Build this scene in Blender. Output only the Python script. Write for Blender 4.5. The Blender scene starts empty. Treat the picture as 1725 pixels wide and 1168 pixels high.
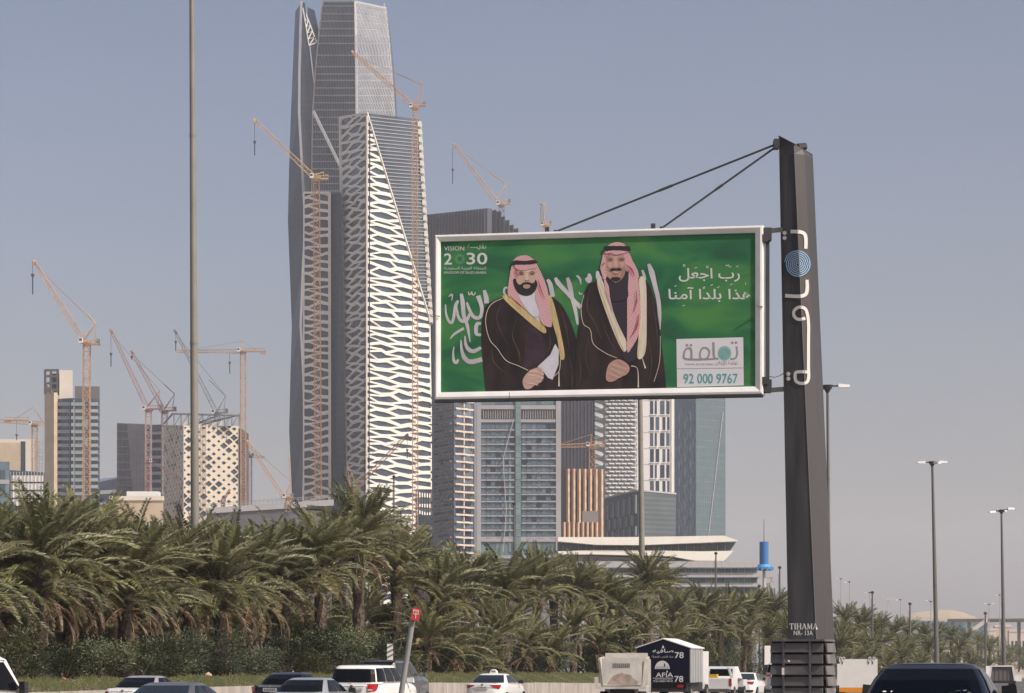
import bpy, math, random
from mathutils import Vector, Matrix, Quaternion
from math import sin, cos, pi, radians, sqrt
S = bpy.context.scene
col = S.collection
# ------------------------------------------------------------ camera, light, exposure
FPX, CX, HY, CZ = 4050.0, 862.5, 1115.0, 1.95      # focal length in photo pixels, picture centre, horizon row, eye height
cd = bpy.data.cameras.new('camera'); cam = bpy.data.objects.new('camera', cd); col.objects.link(cam)
cd.sensor_width = 36; cd.lens = FPX/1725*36; cd.shift_y = (HY-584)/1725
cd.clip_start = .5; cd.clip_end = 30000
cam.location = (0, 0, CZ); cam.rotation_euler = (pi/2, 0, 0); S.camera = cam
SUN = Vector((.80, -.50, .92)).normalized()
w = bpy.data.worlds.new('World'); S.world = w; w.use_nodes = True
nt = w.node_tree; bg = nt.nodes['Background']; sk = nt.nodes.new('ShaderNodeTexSky'); sk.sky_type = 'NISHITA'
sk.sun_disc = False; sk.sun_elevation = math.asin(SUN.z); sk.sun_rotation = math.atan2(SUN.x, SUN.y)
sk.altitude = 600; sk.air_density = 1.0; sk.dust_density = 7.0; sk.ozone_density = 1.3
tn = nt.nodes.new('ShaderNodeMix'); tn.data_type = 'RGBA'; tn.blend_type = 'MULTIPLY'; tn.inputs[0].default_value = 1; tn.inputs[7].default_value = (1.15, 1.0, .975, 1)   # dusty lilac cast of the whole sky
nt.links.new(sk.outputs[0], tn.inputs[6]); 
tg = nt.nodes.new('ShaderNodeTexCoord'); mg_ = nt.nodes.new('ShaderNodeMapping'); mg_.inputs['Scale'].default_value = (1, 1, 4); nt.links.new(tg.outputs['Generated'], mg_.inputs[0])   # faint uneven dust over the whole sky
nz_ = nt.nodes.new('ShaderNodeTexNoise'); nz_.inputs['Scale'].default_value = 5; nz_.inputs['Detail'].default_value = 5; nt.links.new(mg_.outputs[0], nz_.inputs[0])
mr_ = nt.nodes.new('ShaderNodeMapRange'); mr_.inputs[3].default_value = .93; mr_.inputs[4].default_value = 1.07; nt.links.new(nz_.outputs[0], mr_.inputs[0])
vm_ = nt.nodes.new('ShaderNodeVectorMath'); vm_.operation = 'SCALE'; nt.links.new(tn.outputs[2], vm_.inputs[0]); nt.links.new(mr_.outputs[0], vm_.inputs['Scale']); nt.links.new(vm_.outputs[0], bg.inputs[0]); bg.inputs[1].default_value = .12
sl = bpy.data.lights.new('sun', 'SUN'); sl.energy = 4.4; sl.angle = radians(.6); sl.color = (1, .95, .87)
so = bpy.data.objects.new('sun', sl); so.rotation_euler = SUN.to_track_quat('Z', 'Y').to_euler(); col.objects.link(so)
S.view_settings.view_transform = 'Standard'; S.view_settings.look = 'None'; S.view_settings.exposure = -.03; S.view_settings.gamma = 1
S.view_settings.use_curve_mapping = False
S.cycles.max_bounces = 6; S.cycles.diffuse_bounces = 3; S.cycles.glossy_bounces = 3; S.cycles.volume_bounces = 1
random.seed(7)
R = random.random
def U(a, b): return a+(b-a)*R()
def P(x, y, D): return Vector(((x-CX)/FPX*D, D, CZ+(HY-y)/FPX*D))     # the point seen at photo pixel x, y at distance D
def G(x, D, z=-1.3): return Vector(((x-CX)/FPX*D, D, z))
V = Vector
# ------------------------------------------------------------ materials
_m = {}
def M(name, c=None, rough=.7, metal=0, var=0, vs=1., bump=0, spec=.5, bs=None, stretch=(1, 1, 1), c2=None, coat=0, trans=0):
    if name in _m: return _m[name]
    m = bpy.data.materials.new(name); m.use_nodes = True; n = m.node_tree.nodes; l = m.node_tree.links
    p = n['Principled BSDF']; p.inputs['Base Color'].default_value = (*c, 1); p.inputs['Roughness'].default_value = rough
    p.inputs['Metallic'].default_value = metal; p.inputs['Specular IOR Level'].default_value = spec; p.inputs['Coat Weight'].default_value = coat
    p.inputs['Coat Roughness'].default_value = .04; p.inputs['Transmission Weight'].default_value = trans
    if var or bump or c2:
        tc = n.new('ShaderNodeTexCoord'); mp = n.new('ShaderNodeMapping'); mp.inputs['Scale'].default_value = stretch
        l.new(tc.outputs['Object'], mp.inputs[0])
        nz = n.new('ShaderNodeTexNoise'); nz.inputs['Scale'].default_value = vs; nz.inputs['Detail'].default_value = 6; l.new(mp.outputs[0], nz.inputs[0])
        if var or c2:
            r = n.new('ShaderNodeValToRGB'); r.color_ramp.elements[0].position = .32; r.color_ramp.elements[1].position = .68
            r.color_ramp.elements[0].color = (*[x*(1-var) for x in c], 1)
            r.color_ramp.elements[1].color = (*(c2 or [min(1, x*(1+var)) for x in c]), 1)
            l.new(nz.outputs[0], r.inputs[0]); l.new(r.outputs[0], p.inputs['Base Color'])
        if bump:
            b = n.new('ShaderNodeBump'); b.inputs['Strength'].default_value = bump; b.inputs['Distance'].default_value = .05
            nb = n.new('ShaderNodeTexNoise'); nb.inputs['Scale'].default_value = bs or vs*6; l.new(mp.outputs[0], nb.inputs[0])
            l.new(nb.outputs[0], b.inputs['Height']); l.new(b.outputs[0], p.inputs['Normal'])
    _m[name] = m; return m
def leafmat(name, c, c2, rnd=.25):
    if name in _m: return _m[name]
    m = M(name, c, .5, spec=.5); n = m.node_tree.nodes; l = m.node_tree.links; p = n['Principled BSDF']
    oi = n.new('ShaderNodeObjectInfo'); tc = n.new('ShaderNodeTexCoord'); nz = n.new('ShaderNodeTexNoise'); nz.inputs['Scale'].default_value = 5.5; nz.inputs['Detail'].default_value = 5
    l.new(tc.outputs['Object'], nz.inputs[0])
    ad = n.new('ShaderNodeMath'); ad.operation = 'ADD'; ml = n.new('ShaderNodeMath'); ml.operation = 'MULTIPLY'; ml.inputs[1].default_value = rnd*2
    l.new(oi.outputs['Random'], ml.inputs[0]); l.new(ml.outputs[0], ad.inputs[0])
    l.new(nz.outputs[0], ad.inputs[1]); r = n.new('ShaderNodeValToRGB'); r.color_ramp.elements[0].position = .35; r.color_ramp.elements[1].position = .95
    r.color_ramp.elements[0].color = (*c, 1); r.color_ramp.elements[1].color = (*c2, 1)
    l.new(ad.outputs[0], r.inputs[0]); l.new(r.outputs[0], p.inputs['Base Color'])
    tr = n.new('ShaderNodeBsdfTranslucent'); l.new(r.outputs[0], tr.inputs[0]); mx = n.new('ShaderNodeMixShader'); mx.inputs[0].default_value = .10
    l.new(p.outputs[0], mx.inputs[1]); l.new(tr.outputs[0], mx.inputs[2]); l.new(mx.outputs[0], n['Material Output'].inputs[0])
    return m
def check(name, c1, c2, sc, metal=0):
    m = M(name, c1, .65); n = m.node_tree.nodes; l = m.node_tree.links
    tc = n.new('ShaderNodeTexCoord'); mp = n.new('ShaderNodeMapping'); mp.inputs['Rotation'].default_value = (0, .5, 0); l.new(tc.outputs['Object'], mp.inputs[0])
    ck = n.new('ShaderNodeTexChecker'); ck.inputs['Scale'].default_value = sc; ck.inputs[1].default_value = (*c1, 1); ck.inputs[2].default_value = (*c2, 1)
    mp.inputs['Scale'].default_value = (1, .0001, 1); mp.inputs['Location'].default_value = (0, .37, 0)
    l.new(mp.outputs[0], ck.inputs[0]); l.new(ck.outputs[0], n['Principled BSDF'].inputs['Base Color']); return m
def stripes(name, c1, c2, axis, per, duty=.5, rough=.4, metal=0, spec=.5):
    """bands with a period in metres along object axis (floor lines on surfaces too far off to tell pieces apart)"""
    m = M(name, c1, rough, metal, spec=spec); n = m.node_tree.nodes; l = m.node_tree.links
    tc = n.new('ShaderNodeTexCoord'); sp = n.new('ShaderNodeSeparateXYZ'); l.new(tc.outputs['Object'], sp.inputs[0])
    a = n.new('ShaderNodeMath'); a.operation = 'MULTIPLY'; a.inputs[1].default_value = 1/per; l.new(sp.outputs[axis], a.inputs[0])
    f = n.new('ShaderNodeMath'); f.operation = 'FRACT'; l.new(a.outputs[0], f.inputs[0])
    g = n.new('ShaderNodeMath'); g.operation = 'GREATER_THAN'; g.inputs[1].default_value = duty; l.new(f.outputs[0], g.inputs[0])
    nz = n.new('ShaderNodeTexNoise'); nz.inputs['Scale'].default_value = .15; l.new(tc.outputs['Object'], nz.inputs[0])
    mx = n.new('ShaderNodeMix'); mx.data_type = 'RGBA'; mx.inputs[6].default_value = (*c1, 1); mx.inputs[7].default_value = (*c2, 1); l.new(g.outputs[0], mx.inputs[0])
    m2 = n.new('ShaderNodeMix'); m2.data_type = 'RGBA'; m2.blend_type = 'MULTIPLY'; m2.inputs[0].default_value = .35
    l.new(mx.outputs[2], m2.inputs[6]); l.new(nz.outputs[0], m2.inputs[7]); l.new(m2.outputs[2], n['Principled BSDF'].inputs['Base Color'])
    return m
glass_d = M('glass_dark', (.014, .030, .062), .12, var=.5, vs=.06, spec=1.)
glass_g = M('glass_grey', (.05, .08, .125), .2, var=.3, vs=.08, spec=1.)
glass_b = M('glass_blue', (.10, .155, .20), .16, var=.35, vs=.12, spec=.7)
glass_t = M('glass_teal', (.16, .23, .24), .2, var=.25, vs=.2)
grey_p = M('grey_panel', (.155, .168, .20), .5, var=.12, vs=.1)
grey_l = M('grey_light', (.36, .36, .37), .5, var=.1, vs=.1)
cream = M('cream_panel', (.66, .61, .52), .6, var=.08, vs=.08)
tan = M('tan_stone', (.50, .40, .28), .75, var=.12, vs=.15)
white = M('white_paint', (.78, .77, .74), .45, var=.04, vs=.5)
wpan = M('white_panel', (.72, .71, .68), .5, var=.06, vs=.1)
dk = M('dark_metal', (.035, .036, .04), .45, var=.2, vs=.5)
steel = M('steel', (.33, .33, .33), .45, metal=.3, var=.15, vs=.7)
orange = M('crane_orange', (.41, .245, .13), .6, var=.2, vs=.2)
red_c = M('crane_red', (.30, .15, .13), .6, var=.2, vs=.2)
yel_c = M('crane_yellow', (.46, .31, .15), .6, var=.2, vs=.2)
grey_c = M('crane_grey', (.16, .16, .17), .6, var=.2, vs=.2)
# ------------------------------------------------------------ mesh builder
class MB:
    def __init__(s): s.v = []; s.f = []; s.i = []
    def add(s, vs, fs, mi=0):
        b = len(s.v); s.v += [tuple(x) for x in vs]; s.f += [tuple(b+k for k in f) for f in fs]; s.i += [mi]*len(fs)
    def hexa(s, p, mi=0):   # p: 4 bottom ccw, 4 top ccw
        s.add(p, [(3, 2, 1, 0), (4, 5, 6, 7), (0, 1, 5, 4), (1, 2, 6, 5), (2, 3, 7, 6), (3, 0, 4, 7)], mi)
    def box(s, x0, x1, y0, y1, z0, z1, mi=0):
        s.hexa([(x0, y0, z0), (x1, y0, z0), (x1, y1, z0), (x0, y1, z0), (x0, y0, z1), (x1, y0, z1), (x1, y1, z1), (x0, y1, z1)], mi)
    def prism(s, a, b, mi=0, cap=True):
        n = len(a); fs = [(k, (k+1) % n, n+(k+1) % n, n+k) for k in range(n)]
        if cap: fs += [tuple(range(n-1, -1, -1)), tuple(range(n, 2*n))]
        s.add(list(a)+list(b), fs, mi)
    def tube(s, a, b, r0, r1=None, n=6, mi=0, cap=True):
        a = V(a); b = V(b); r1 = r0 if r1 is None else r1; d = (b-a)
        if d.length < 1e-6: return
        d.normalize(); x = d.orthogonal().normalized(); 
        if abs(d.z) < .9995: x = d.cross(V((0, 0, 1))).normalized()
        else: x = V((1, 0, 0))-d*d.x; x.normalize()
        y = d.cross(x); o = pi/n
        A = [a+(x*cos(2*pi*k/n+o)+y*sin(2*pi*k/n+o))*r0 for k in range(n)]; B = [b+(x*cos(2*pi*k/n+o)+y*sin(2*pi*k/n+o))*r1 for k in range(n)]
        s.prism(A, B, mi, cap)
    def path(s, pts, r, n=6, mi=0):
        for a, b in zip(pts, pts[1:]): s.tube(a, b, r, r, n, mi)
    def poly(s, pts, mi=0): s.add(pts, [tuple(range(len(pts)))], mi)
    def mesh(s, name, mats, sub=(0, 0, 0), smooth=None):
        me = bpy.data.meshes.new(name); sx, sy, sz = sub
        me.from_pydata([(x-sx, y-sy, z-sz) for x, y, z in s.v], [], s.f)
        mats = mats if isinstance(mats, (list, tuple)) else [mats]
        for m in mats: me.materials.append(m)
        if len(mats) > 1: me.polygons.foreach_set('material_index', s.i)
        if smooth is not None:
            me.polygons.foreach_set('use_smooth', [True]*len(s.f)); me.set_sharp_from_angle(angle=radians(smooth))
        me.update(); return me
def link(name, me, parent=None):
    o = bpy.data.objects.new(name, me); col.objects.link(o)
    if parent is not None: o.parent = parent
    return o
class Thing:
    """an Empty at the base of a thing; parts are given in world coordinates unless local"""
    def __init__(t, name, label, cat, base=(0, 0, 0), group=None, local=False, rz=0):
        t.b = V(base); t.o = link(name, None); t.o.location = t.b; t.o.rotation_euler = (0, 0, rz); t.sub = V((0, 0, 0)) if local else t.b
        t.o['label'] = label; t.o['category'] = cat
        if group: t.o['group'] = group
    def part(t, name, mb, mats, parent=None, smooth=None, kind=None):
        o = link(name, mb.mesh(name, mats, t.sub, smooth), parent or t.o)
        if kind: o['kind'] = kind
        return o
    def piece(t, name, me, loc, rot=None, parent=None):
        o = link(name, me, parent or t.o); o.location = V(loc)-t.sub
        if rot is not None: o.rotation_euler = rot
        return o
def single(name, mb, mats, label, cat, base=(0, 0, 0), group=None, smooth=None, kind=None):
    o = link(name, mb.mesh(name, mats, base, smooth)); o.location = base
    if label: o['label'] = label
    if cat: o['category'] = cat
    if group: o['group'] = group
    if kind: o['kind'] = kind
    return o
def struct(name, mb, mats, smooth=None, kind='structure'):
    o = link(name, mb.mesh(name, mats, (0, 0, 0), smooth)); o['kind'] = kind; return o
def copy_tree(o, loc=None, label=None, parent=None):
    c = o.copy(); col.objects.link(c); c.parent = parent
    if loc is not None: c.location = loc
    if label: c['label'] = label
    for ch in list(o.children): copy_tree(ch, None, None, c)
    return c
class Fac:
    """a building face: bottom left, bottom right, top right, top left"""
    def __init__(s, bl, br, tr, tl):
        s.p = [V(bl), V(br), V(tr), V(tl)]; s.n = (s.p[1]-s.p[0]).cross(s.p[3]-s.p[0]).normalized()
    def m(s, u, v, d=0):
        a, b, c, e = s.p; return (a*(1-u)+b*u)*(1-v)+(e*(1-u)+c*u)*v+s.n*d
    def slab(s, mb, u0, u1, v0, v1, d0, d1, mi=0):
        q = [s.m(u0, v0, d1), s.m(u1, v0, d1), s.m(u1, v0, d0), s.m(u0, v0, d0), s.m(u0, v1, d1), s.m(u1, v1, d1), s.m(u1, v1, d0), s.m(u0, v1, d0)]
        mb.hexa(q, mi)
    def part(s, t, name, u0, u1, v0, v1, d0, d1, mat, parent=None):
        mb = MB(); s.slab(mb, u0, u1, v0, v1, d0, d1); return t.part(name, mb, mat, parent)
    def grid(s, t, name, us, vs, d0, d1, mats, parent=None):
        """one object for each us x vs rectangle (faces are parallelograms, so equal pieces share one mesh)"""
        cache = {}
        for (u0, u1) in us:
            for (v0, v1) in vs:
                k = (round(u1-u0, 4), round(v1-v0, 4)); o = s.m(u0, v0)
                mat = random.choice(mats) if isinstance(mats, list) else mats
                kk = (k, mat.name)
                if kk not in cache:
                    mb = MB(); s.slab(mb, u0, u1, v0, v1, d0, d1); cache[kk] = mb.mesh(name, mat, o)
                t.piece(name, cache[kk], o, None, parent)
def box_building(t, name, xa, Da, xb, Db, xc, Dc, ytop, mat, ytops=None, z0=-1.3, **kw):
    """body with left-hand face a-b and right-hand face b-c towards the camera; returns the two faces"""
    A, B, Cc = G(xa, Da, z0), G(xb, Db, z0), G(xc, Dc, z0); Dd = A+Cc-B
    zt = [P(0, y, D).z for y, D in zip(ytops or (ytop,)*3, (Da, Db, Dc))]
    if ytops is None: zt = [P(0, ytop, Db).z]*3
    T = [V((p.x, p.y, z)) for p, z in zip((A, B, Cc, Dd), zt+[max(zt[0], zt[2])])]
    mb = MB(); mb.prism([A, B, Cc, Dd], T); t.part(name, mb, mat)
    return Fac(A, B, T[1], T[0]), Fac(B, Cc, T[2], T[1])
def clip(poly, cl):
    """clip a 2-D polygon with a convex counter-clockwise one"""
    for (ax, ay), (bx, by) in zip(cl, cl[1:]+cl[:1]):
        out = []
        for p, q in zip(poly, poly[1:]+poly[:1]):
            sp = (bx-ax)*(p[1]-ay)-(by-ay)*(p[0]-ax); sq = (bx-ax)*(q[1]-ay)-(by-ay)*(q[0]-ax)
            if sp >= 0: out.append(p)
            if (sp >= 0) != (sq >= 0):
                k = sp/(sp-sq); out.append((p[0]+(q[0]-p[0])*k, p[1]+(q[1]-p[1])*k))
        poly = out
        if len(poly) < 3: return []
    return poly
def area(p): return .5*sum(a[0]*b[1]-b[0]*a[1] for a, b in zip(p, p[1:]+p[:1]))
def lattice(t, org, ex, ey, bound, cells, sx, sy, dep, mat, pane, name='lattice_panel', pn='window_pane', minA=1.):
    """perforated panel: every cell keeps a rim and gets a pane set back inside it"""
    n = ex.cross(ey).normalized(); w3 = lambda p, d: org+ex*p[0]+ey*p[1]+n*d
    mb = MB(); lp = link(name, None, t.o) if False else None
    panes = []
    for c in cells:
        q = clip(c, bound)
        if len(q) < 3: continue
        cx = sum(p[0] for p in q)/len(q); cy = sum(p[1] for p in q)/len(q)
        kx, ky = sx() if callable(sx) else sx, sy() if callable(sy) else sy
        if area(q) < minA: mb.poly([w3(p, 0) for p in q]); continue
        inn = [(cx+(p[0]-cx)*kx, cy+(p[1]-cy)*ky) for p in q]; m = len(q)
        mb.add([w3(p, 0) for p in q]+[w3(p, 0) for p in inn]+[w3(p, -dep) for p in inn],
               [(k, (k+1) % m, m+(k+1) % m, m+k) for k in range(m)]+[(m+k, m+(k+1) % m, 2*m+(k+1) % m, 2*m+k) for k in range(m)])
        pb = MB(); pb.poly([w3(p, -dep*.8) for p in inn]); panes.append(pb)
    o = t.part(name, mb, mat)
    for pb in panes: t.part(pn, pb, pane, o)
    return o
def honey(W, H, cw, ch, jit, x0=0):
    """jittered honeycomb of flat, pointed cells covering W x H"""
    nx = int(W/(cw*.75))+3; ny = int(H/ch)+3; J = {}
    def vt(kx, ky):
        if (kx, ky) not in J:
            r = random.Random(kx*7919+ky*104729+int(x0*10)); c_ = round(kx/3); J[(kx, ky)] = (c_*cw*.75+(kx-3*c_)*cw*.19+x0+(r.random()-.5)*jit*cw*.4, ky*ch/2+(r.random()-.5)*jit*ch)
        return J[(kx, ky)]
    out = []
    for i in range(-1, nx):
        for j in range(-1, ny):
            cx = i*3; cy = j*2+(i % 2)
            out.append([vt(cx-2, cy), vt(cx-1, cy-1), vt(cx+1, cy-1), vt(cx+2, cy), vt(cx+1, cy+1), vt(cx-1, cy+1)])
    return out
def lbeam(mb, a, b, w, r, n, up=None, taper=1):
    """square lattice beam"""
    a = V(a); b = V(b); d = (b-a).normalized(); s = d.cross(V((0, 1, 0)))
    s = s.normalized() if s.length > .2 else d.cross(V((0, 0, 1))).normalized(); q = d.cross(s)
    def c(t_, k):
        h = w/2*(1+(taper-1)*t_); return a+(b-a)*t_+s*h*(1 if k in (0, 1) else -1)+q*h*(1 if k in (1, 2) else -1)
    for k in range(4): mb.tube(c(0, k), c(1, k), r, r, 4, cap=False)
    for i in range(n):
        for k in range(4):
            p, q2 = (k, (k+1) % 4) if i % 2 else ((k+1) % 4, k)
            mb.tube(c(i/n, p), c((i+1)/n, q2), r*.62, None, 3, cap=False)
            mb.tube(c(i/n, k), c(i/n, (k+1) % 4), r*.5, None, 3, cap=False)
# ------------------------------------------------------------ lettering (flat print)
import unicodedata
AF = {}
for cp in range(0xFB50, 0xFEFD):
    d_ = unicodedata.decomposition(chr(cp)).split()
    if len(d_) == 2 and d_[0] in ('<isolated>', '<final>', '<initial>', '<medial>'): AF.setdefault(chr(int(d_[1], 16)), {})[d_[0][1:-1]] = chr(cp)
DIA = '\u064b\u064c\u064d\u064e\u064f\u0650\u0651\u0652\u0670'
def shape(s):
    out = []; prev = False; i = 0
    while i < len(s):
        if s[i:i+2] == '\u0644\u0627': out.append('\uFEFC' if prev else '\uFEFB'); prev = False; i += 2; continue
        c = s[i]; f = AF.get(c)
        if not f: out.append(c); prev = False; i += 1; continue
        can = 'initial' in f and i+1 < len(s) and s[i+1] in AF and 'final' in AF[s[i+1]]
        k = 'medial' if prev and can else 'final' if prev else 'initial' if can else 'isolated'
        out.append(f.get(k, c)); prev = can; i += 1
    return ''.join(reversed(out))
TX = {}
def islands(me):
    par = list(range(len(me.vertices)))
    def fd(a):
        while par[a] != a: par[a] = par[par[a]]; a = par[a]
        return a
    for e in me.edges: par[fd(e.vertices[0])] = fd(e.vertices[1])
    ids = {}; return [ids.setdefault(fd(i), len(ids)) for i in range(len(par))]
def pretext(items):
    tmp = []
    for s, off in items:
        c = bpy.data.curves.new('text', 'FONT'); c.body = shape(s) if any('\u0600' < k < '\u06ff' for k in s) else s
        c.size = 1; c.offset = off; c.resolution_u = 3; o = bpy.data.objects.new('text', c); col.objects.link(o); tmp.append((s, o, c))
    dg = bpy.context.evaluated_depsgraph_get()
    for s, o, c in tmp:
        me = bpy.data.meshes.new_from_object(o.evaluated_get(dg)); isl = islands(me); vs = [v.co.copy() for v in me.vertices]; fs = [tuple(p.vertices) for p in me.polygons]
        x0 = min(v.x for v in vs); x1 = max(v.x for v in vs); y0 = min(v.y for v in vs); y1 = max(v.y for v in vs)
        TX[s] = (isl, [((v.x-x0)/(x1-x0), (v.y-y0)/(y1-y0)) for v in vs], fs); bpy.data.meshes.remove(me)
    for s, o, c in tmp: bpy.data.objects.remove(o); bpy.data.curves.remove(c)
T_ = dict(vis='VISION', roya='رؤيــــة', n2='2', n30='30', ksa='المملكة العربية السعودية', king='KINGDOM OF SAUDI ARABIA', rab='رب اجعل', hadha='هذا بلدا آمنا',
          tih='TIHAMA ADVERTISING', tiha='تهامة للإعلان', tel='92 000 9767', TI='TIHAMA', NR='NR- 13A', safia='صافيه', mia='مياه الشرب المعبأة', n78='78', afia='AFIA',
          best='best Drinking Water', tl='Tel.2651412', foot='R IRT    FBI  HGHTGN')
pretext([(v, .012 if k in ('n2', 'n30', 'tel', 'n78', 'afia', 'rab', 'hadha', 'safia', 'TI', 'NR', 'tl') else 0) for k, v in T_.items()])
def text(mb, s, f, x0, y0, x1, y1, mi=0):
    """lettering into the rectangle x0..x1, y0 (top)..y1 (bottom); f maps plane coordinates to a point"""
    isl, vs, fs = TX[s]; mb.add([f(x0+(x1-x0)*u, y1+(y0-y1)*v, (isl[i] % 5)*.0009) for i, (u, v) in enumerate(vs)], fs, mi)
def stroke(mb, f, pts, ws, mi=0, n=5):
    """a brush stroke through pts with widths ws, smoothed"""
    if isinstance(ws, (int, float)): ws = [ws]*len(pts)
    q = []; m = len(pts)
    for i in range(m-1):
        p0, p1, p2, p3 = pts[max(i-1, 0)], pts[i], pts[i+1], pts[min(i+2, m-1)]
        for k in range(n):
            t = k/n; c = [.5*((2*p1[j])+(-p0[j]+p2[j])*t+(2*p0[j]-5*p1[j]+4*p2[j]-p3[j])*t*t+(-p0[j]+3*p1[j]-3*p2[j]+p3[j])*t**3) for j in (0, 1)]
            q.append((c[0], c[1], ws[i]*(1-t)+ws[i+1]*t))
    q.append((*pts[-1], ws[-1])); L = []; Rr = []
    for i, (x, y, w_) in enumerate(q):
        a = q[max(i-1, 0)]; b = q[min(i+1, len(q)-1)]; dx, dy = b[0]-a[0], b[1]-a[1]; l = math.hypot(dx, dy) or 1
        L.append((x-dy/l*w_/2, y+dx/l*w_/2)); Rr.append((x+dy/l*w_/2, y-dx/l*w_/2))
    mb.add([f(*p, i*.00012) for i, p in enumerate(L)]+[f(*p, i*.00012) for i, p in enumerate(Rr)], [(i, i+1, len(q)+i+1, len(q)+i) for i in range(len(q)-1)], mi)
def disc(mb, f, x, y, r, mi=0, n=14, ry=None, rot=0):
    ry = ry or r; mb.poly([f(x+r*cos(2*pi*k/n)*cos(rot)-ry*sin(2*pi*k/n)*sin(rot), y+r*cos(2*pi*k/n)*sin(rot)+ry*sin(2*pi*k/n)*cos(rot)) for k in range(n)], mi)
# ============================================================ SETTING
def road_z(D):
    for (d0, z0), (d1, z1) in zip(RZ, RZ[1:]):
        if D <= d1: return z0+(z1-z0)*(D-d0)/(d1-d0)
    return RZ[-1][1]
RZ = [(-60, 0), (120, 0), (148, -.1), (194, -.5), (284, -1.2), (9000, -1.2)]
sand = M('sand_ground', (.36, .31, .25), .9, var=.25, vs=.02, bump=.3, bs=1)
asph = M('asphalt', (.085, .083, .08), .85, var=.25, vs=.6, bump=.25, bs=30)
conc = M('concrete', (.30, .28, .255), .85, var=.25, vs=1.2, stretch=(1, 1, .25), bump=.2, bs=20)
mb = MB()
mb.poly([(-2560, -70, -1.32), (5160, -70, -1.32), (5160, 7560, -1.32), (-2560, 7560, -1.32)]); struct('ground', mb, sand)
def Dline(x, off): return off/(.27-(x-CX)/FPX)
wx = [-420, -150, 0, 100, 225, 350, 460, 560, 630, 700, 800, 900, 1000, 1100, 1200, 1300, 1400, 1500, 1600, 1680]
wy = [1174, 1170, 1167, 1165, 1161, 1157, 1154, 1152, 1151, 1150, 1150, 1150, 1151, 1150, 1150, 1149, 1145, 1140, 1134, 1129]
gy = [1150, 1147, 1146, 1145, 1143.5, 1141, 1138, 1137, 1136.5, 1136, 1135.5, 1135, 1136, 1137, 1138, 1139, 1138, 1135, 1131, 1127]
def offx(x): return 46-8.5*min(1, max(0, (x-1290)/120))
WD = [Dline(x, offx(x)) for x in wx]
wall_top = [P(x, y, D) for x, y, D in zip(wx, wy, WD)]
crest = [P(x, y, Dline(x, offx(x)+3.5)) for x, y in zip(wx, gy)]
# road surface: near edge of the sheet up to the foot of the retaining wall
mb = MB(); rows = []
for D in list(range(-60, 300, 12))+[330, 380, 450, 540, 660, 720, 900]:
    rows.append((V((-26.5+.27*D+(0), D, road_z(D)+.0)), V((-26.5+.27*D+42, D, road_z(D)))))
for (a, b), (c, d) in zip(rows, rows[1:]):
    mb.add([a, b, d, c], [(0, 1, 2, 3)])
struct('road', mb, asph)
mb = MB()
for lane in (7.5, 11.2, 14.9, 18.6):
    for k in range(-3, 40):
        D = k*12; 
        if lane == 18.6:
            pts = [(D, D+12)]
        else: pts = [(D, D+3.5)]
        for d0, d1 in pts:
            mb.add([V((-26.5+.27*d0+lane, d0, road_z(d0)+.004+.012)), V((-26.5+.27*d0+lane+.14, d0, road_z(d0)+.016)), V((-26.5+.27*d1+lane+.14, d1, road_z(d1)+.016)), V((-26.5+.27*d1+lane, d1, road_z(d1)+.016))], [(0, 1, 2, 3)])
struct('lane_markings', mb, white)
mb = MB(); mb.hexa([(1.2, -12, .02), (15, -12, .02), (24, 62, .02), (6.5, 62, .02), (1.2, -12, .45), (15, -12, .45), (24, 62, .45), (6.5, 62, .45)])
struct('frontage_road', mb, asph)
# low concrete retaining wall of separate blocks with a coping, then the grass bank
wl = Thing('retaining_wall', 'long low concrete retaining wall below the grass bank', 'wall', (wall_top[2].x, wall_top[2].y, 0))
for a, b in zip(wall_top, wall_top[1:]):
    n = max(1, int((b-a).length/6.5))
    for k in range(n):
        p = a+(b-a)*(k/n); q = a+(b-a)*((k+1)/n-.0); g = (q-p).normalized()*.03; p = p+g; q = q-g; bk = V((-.35, .9, 0)).normalized()*.3; j = V((0, U(-.02, .02), U(-.02, .01)))
        zb = min(road_z(p.y), road_z(q.y))-.3
        p = p+j; q = q+j
        mb = MB(); mb.hexa([V((p.x, p.y, zb)), V((q.x, q.y, zb)), V(((q+bk).x, (q+bk).y, zb)), V(((p+bk).x, (p+bk).y, zb)), p, q, q+bk, p+bk]); wl.part('block', mb, conc)
mb = MB()
soil = M('grass_soil', (.05, .065, .022), .95, var=.4, vs=.7, c2=(.17, .14, .08), bump=.5, bs=8)
back = [c+V((-30, 9, -.3)) for c in crest]; far = [c+V((-90, 27, -1.9-c.z+.55)) for c in crest]
L0 = [p+V((-.1, .28, -.06)) for p in wall_top]
for r0, r1 in ((L0, crest), (crest, back), (back, far)):
    for i in range(len(r0)-1): mb.add([r0[i], r0[i+1], r1[i+1], r1[i]], [(0, 1, 2, 3)])
struct('grass_bank', mb, soil, 60)
gm = leafmat('grass_blade', (.07, .095, .03), (.15, .16, .065), .3)
mb = MB(); rg = random.Random(3)
for i in range(2, len(L0)-5):
    ln = (L0[i+1]-L0[i]).length; n = int(ln*(150 if i < 12 else 70))
    for _ in range(n):
        u, v = rg.random(), rg.random()*1.08; p = (L0[i]*(1-u)+L0[i+1]*u)*(1-v)+(crest[i]*(1-u)+crest[i+1]*u)*v
        h = rg.uniform(.03, .19)*(.35+1.1*abs(sin(p.x*.9+p.y*.31))); a = rg.uniform(-.06, .06); ww = rg.uniform(.03, .06)
        mb.add([p+V((-ww, 0, -.02)), p+V((ww, 0, -.02)), p+V((a, rg.uniform(-.05, .05), h))], [(0, 1, 2)])
struct('grass', mb, gm, kind='stuff')
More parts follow.
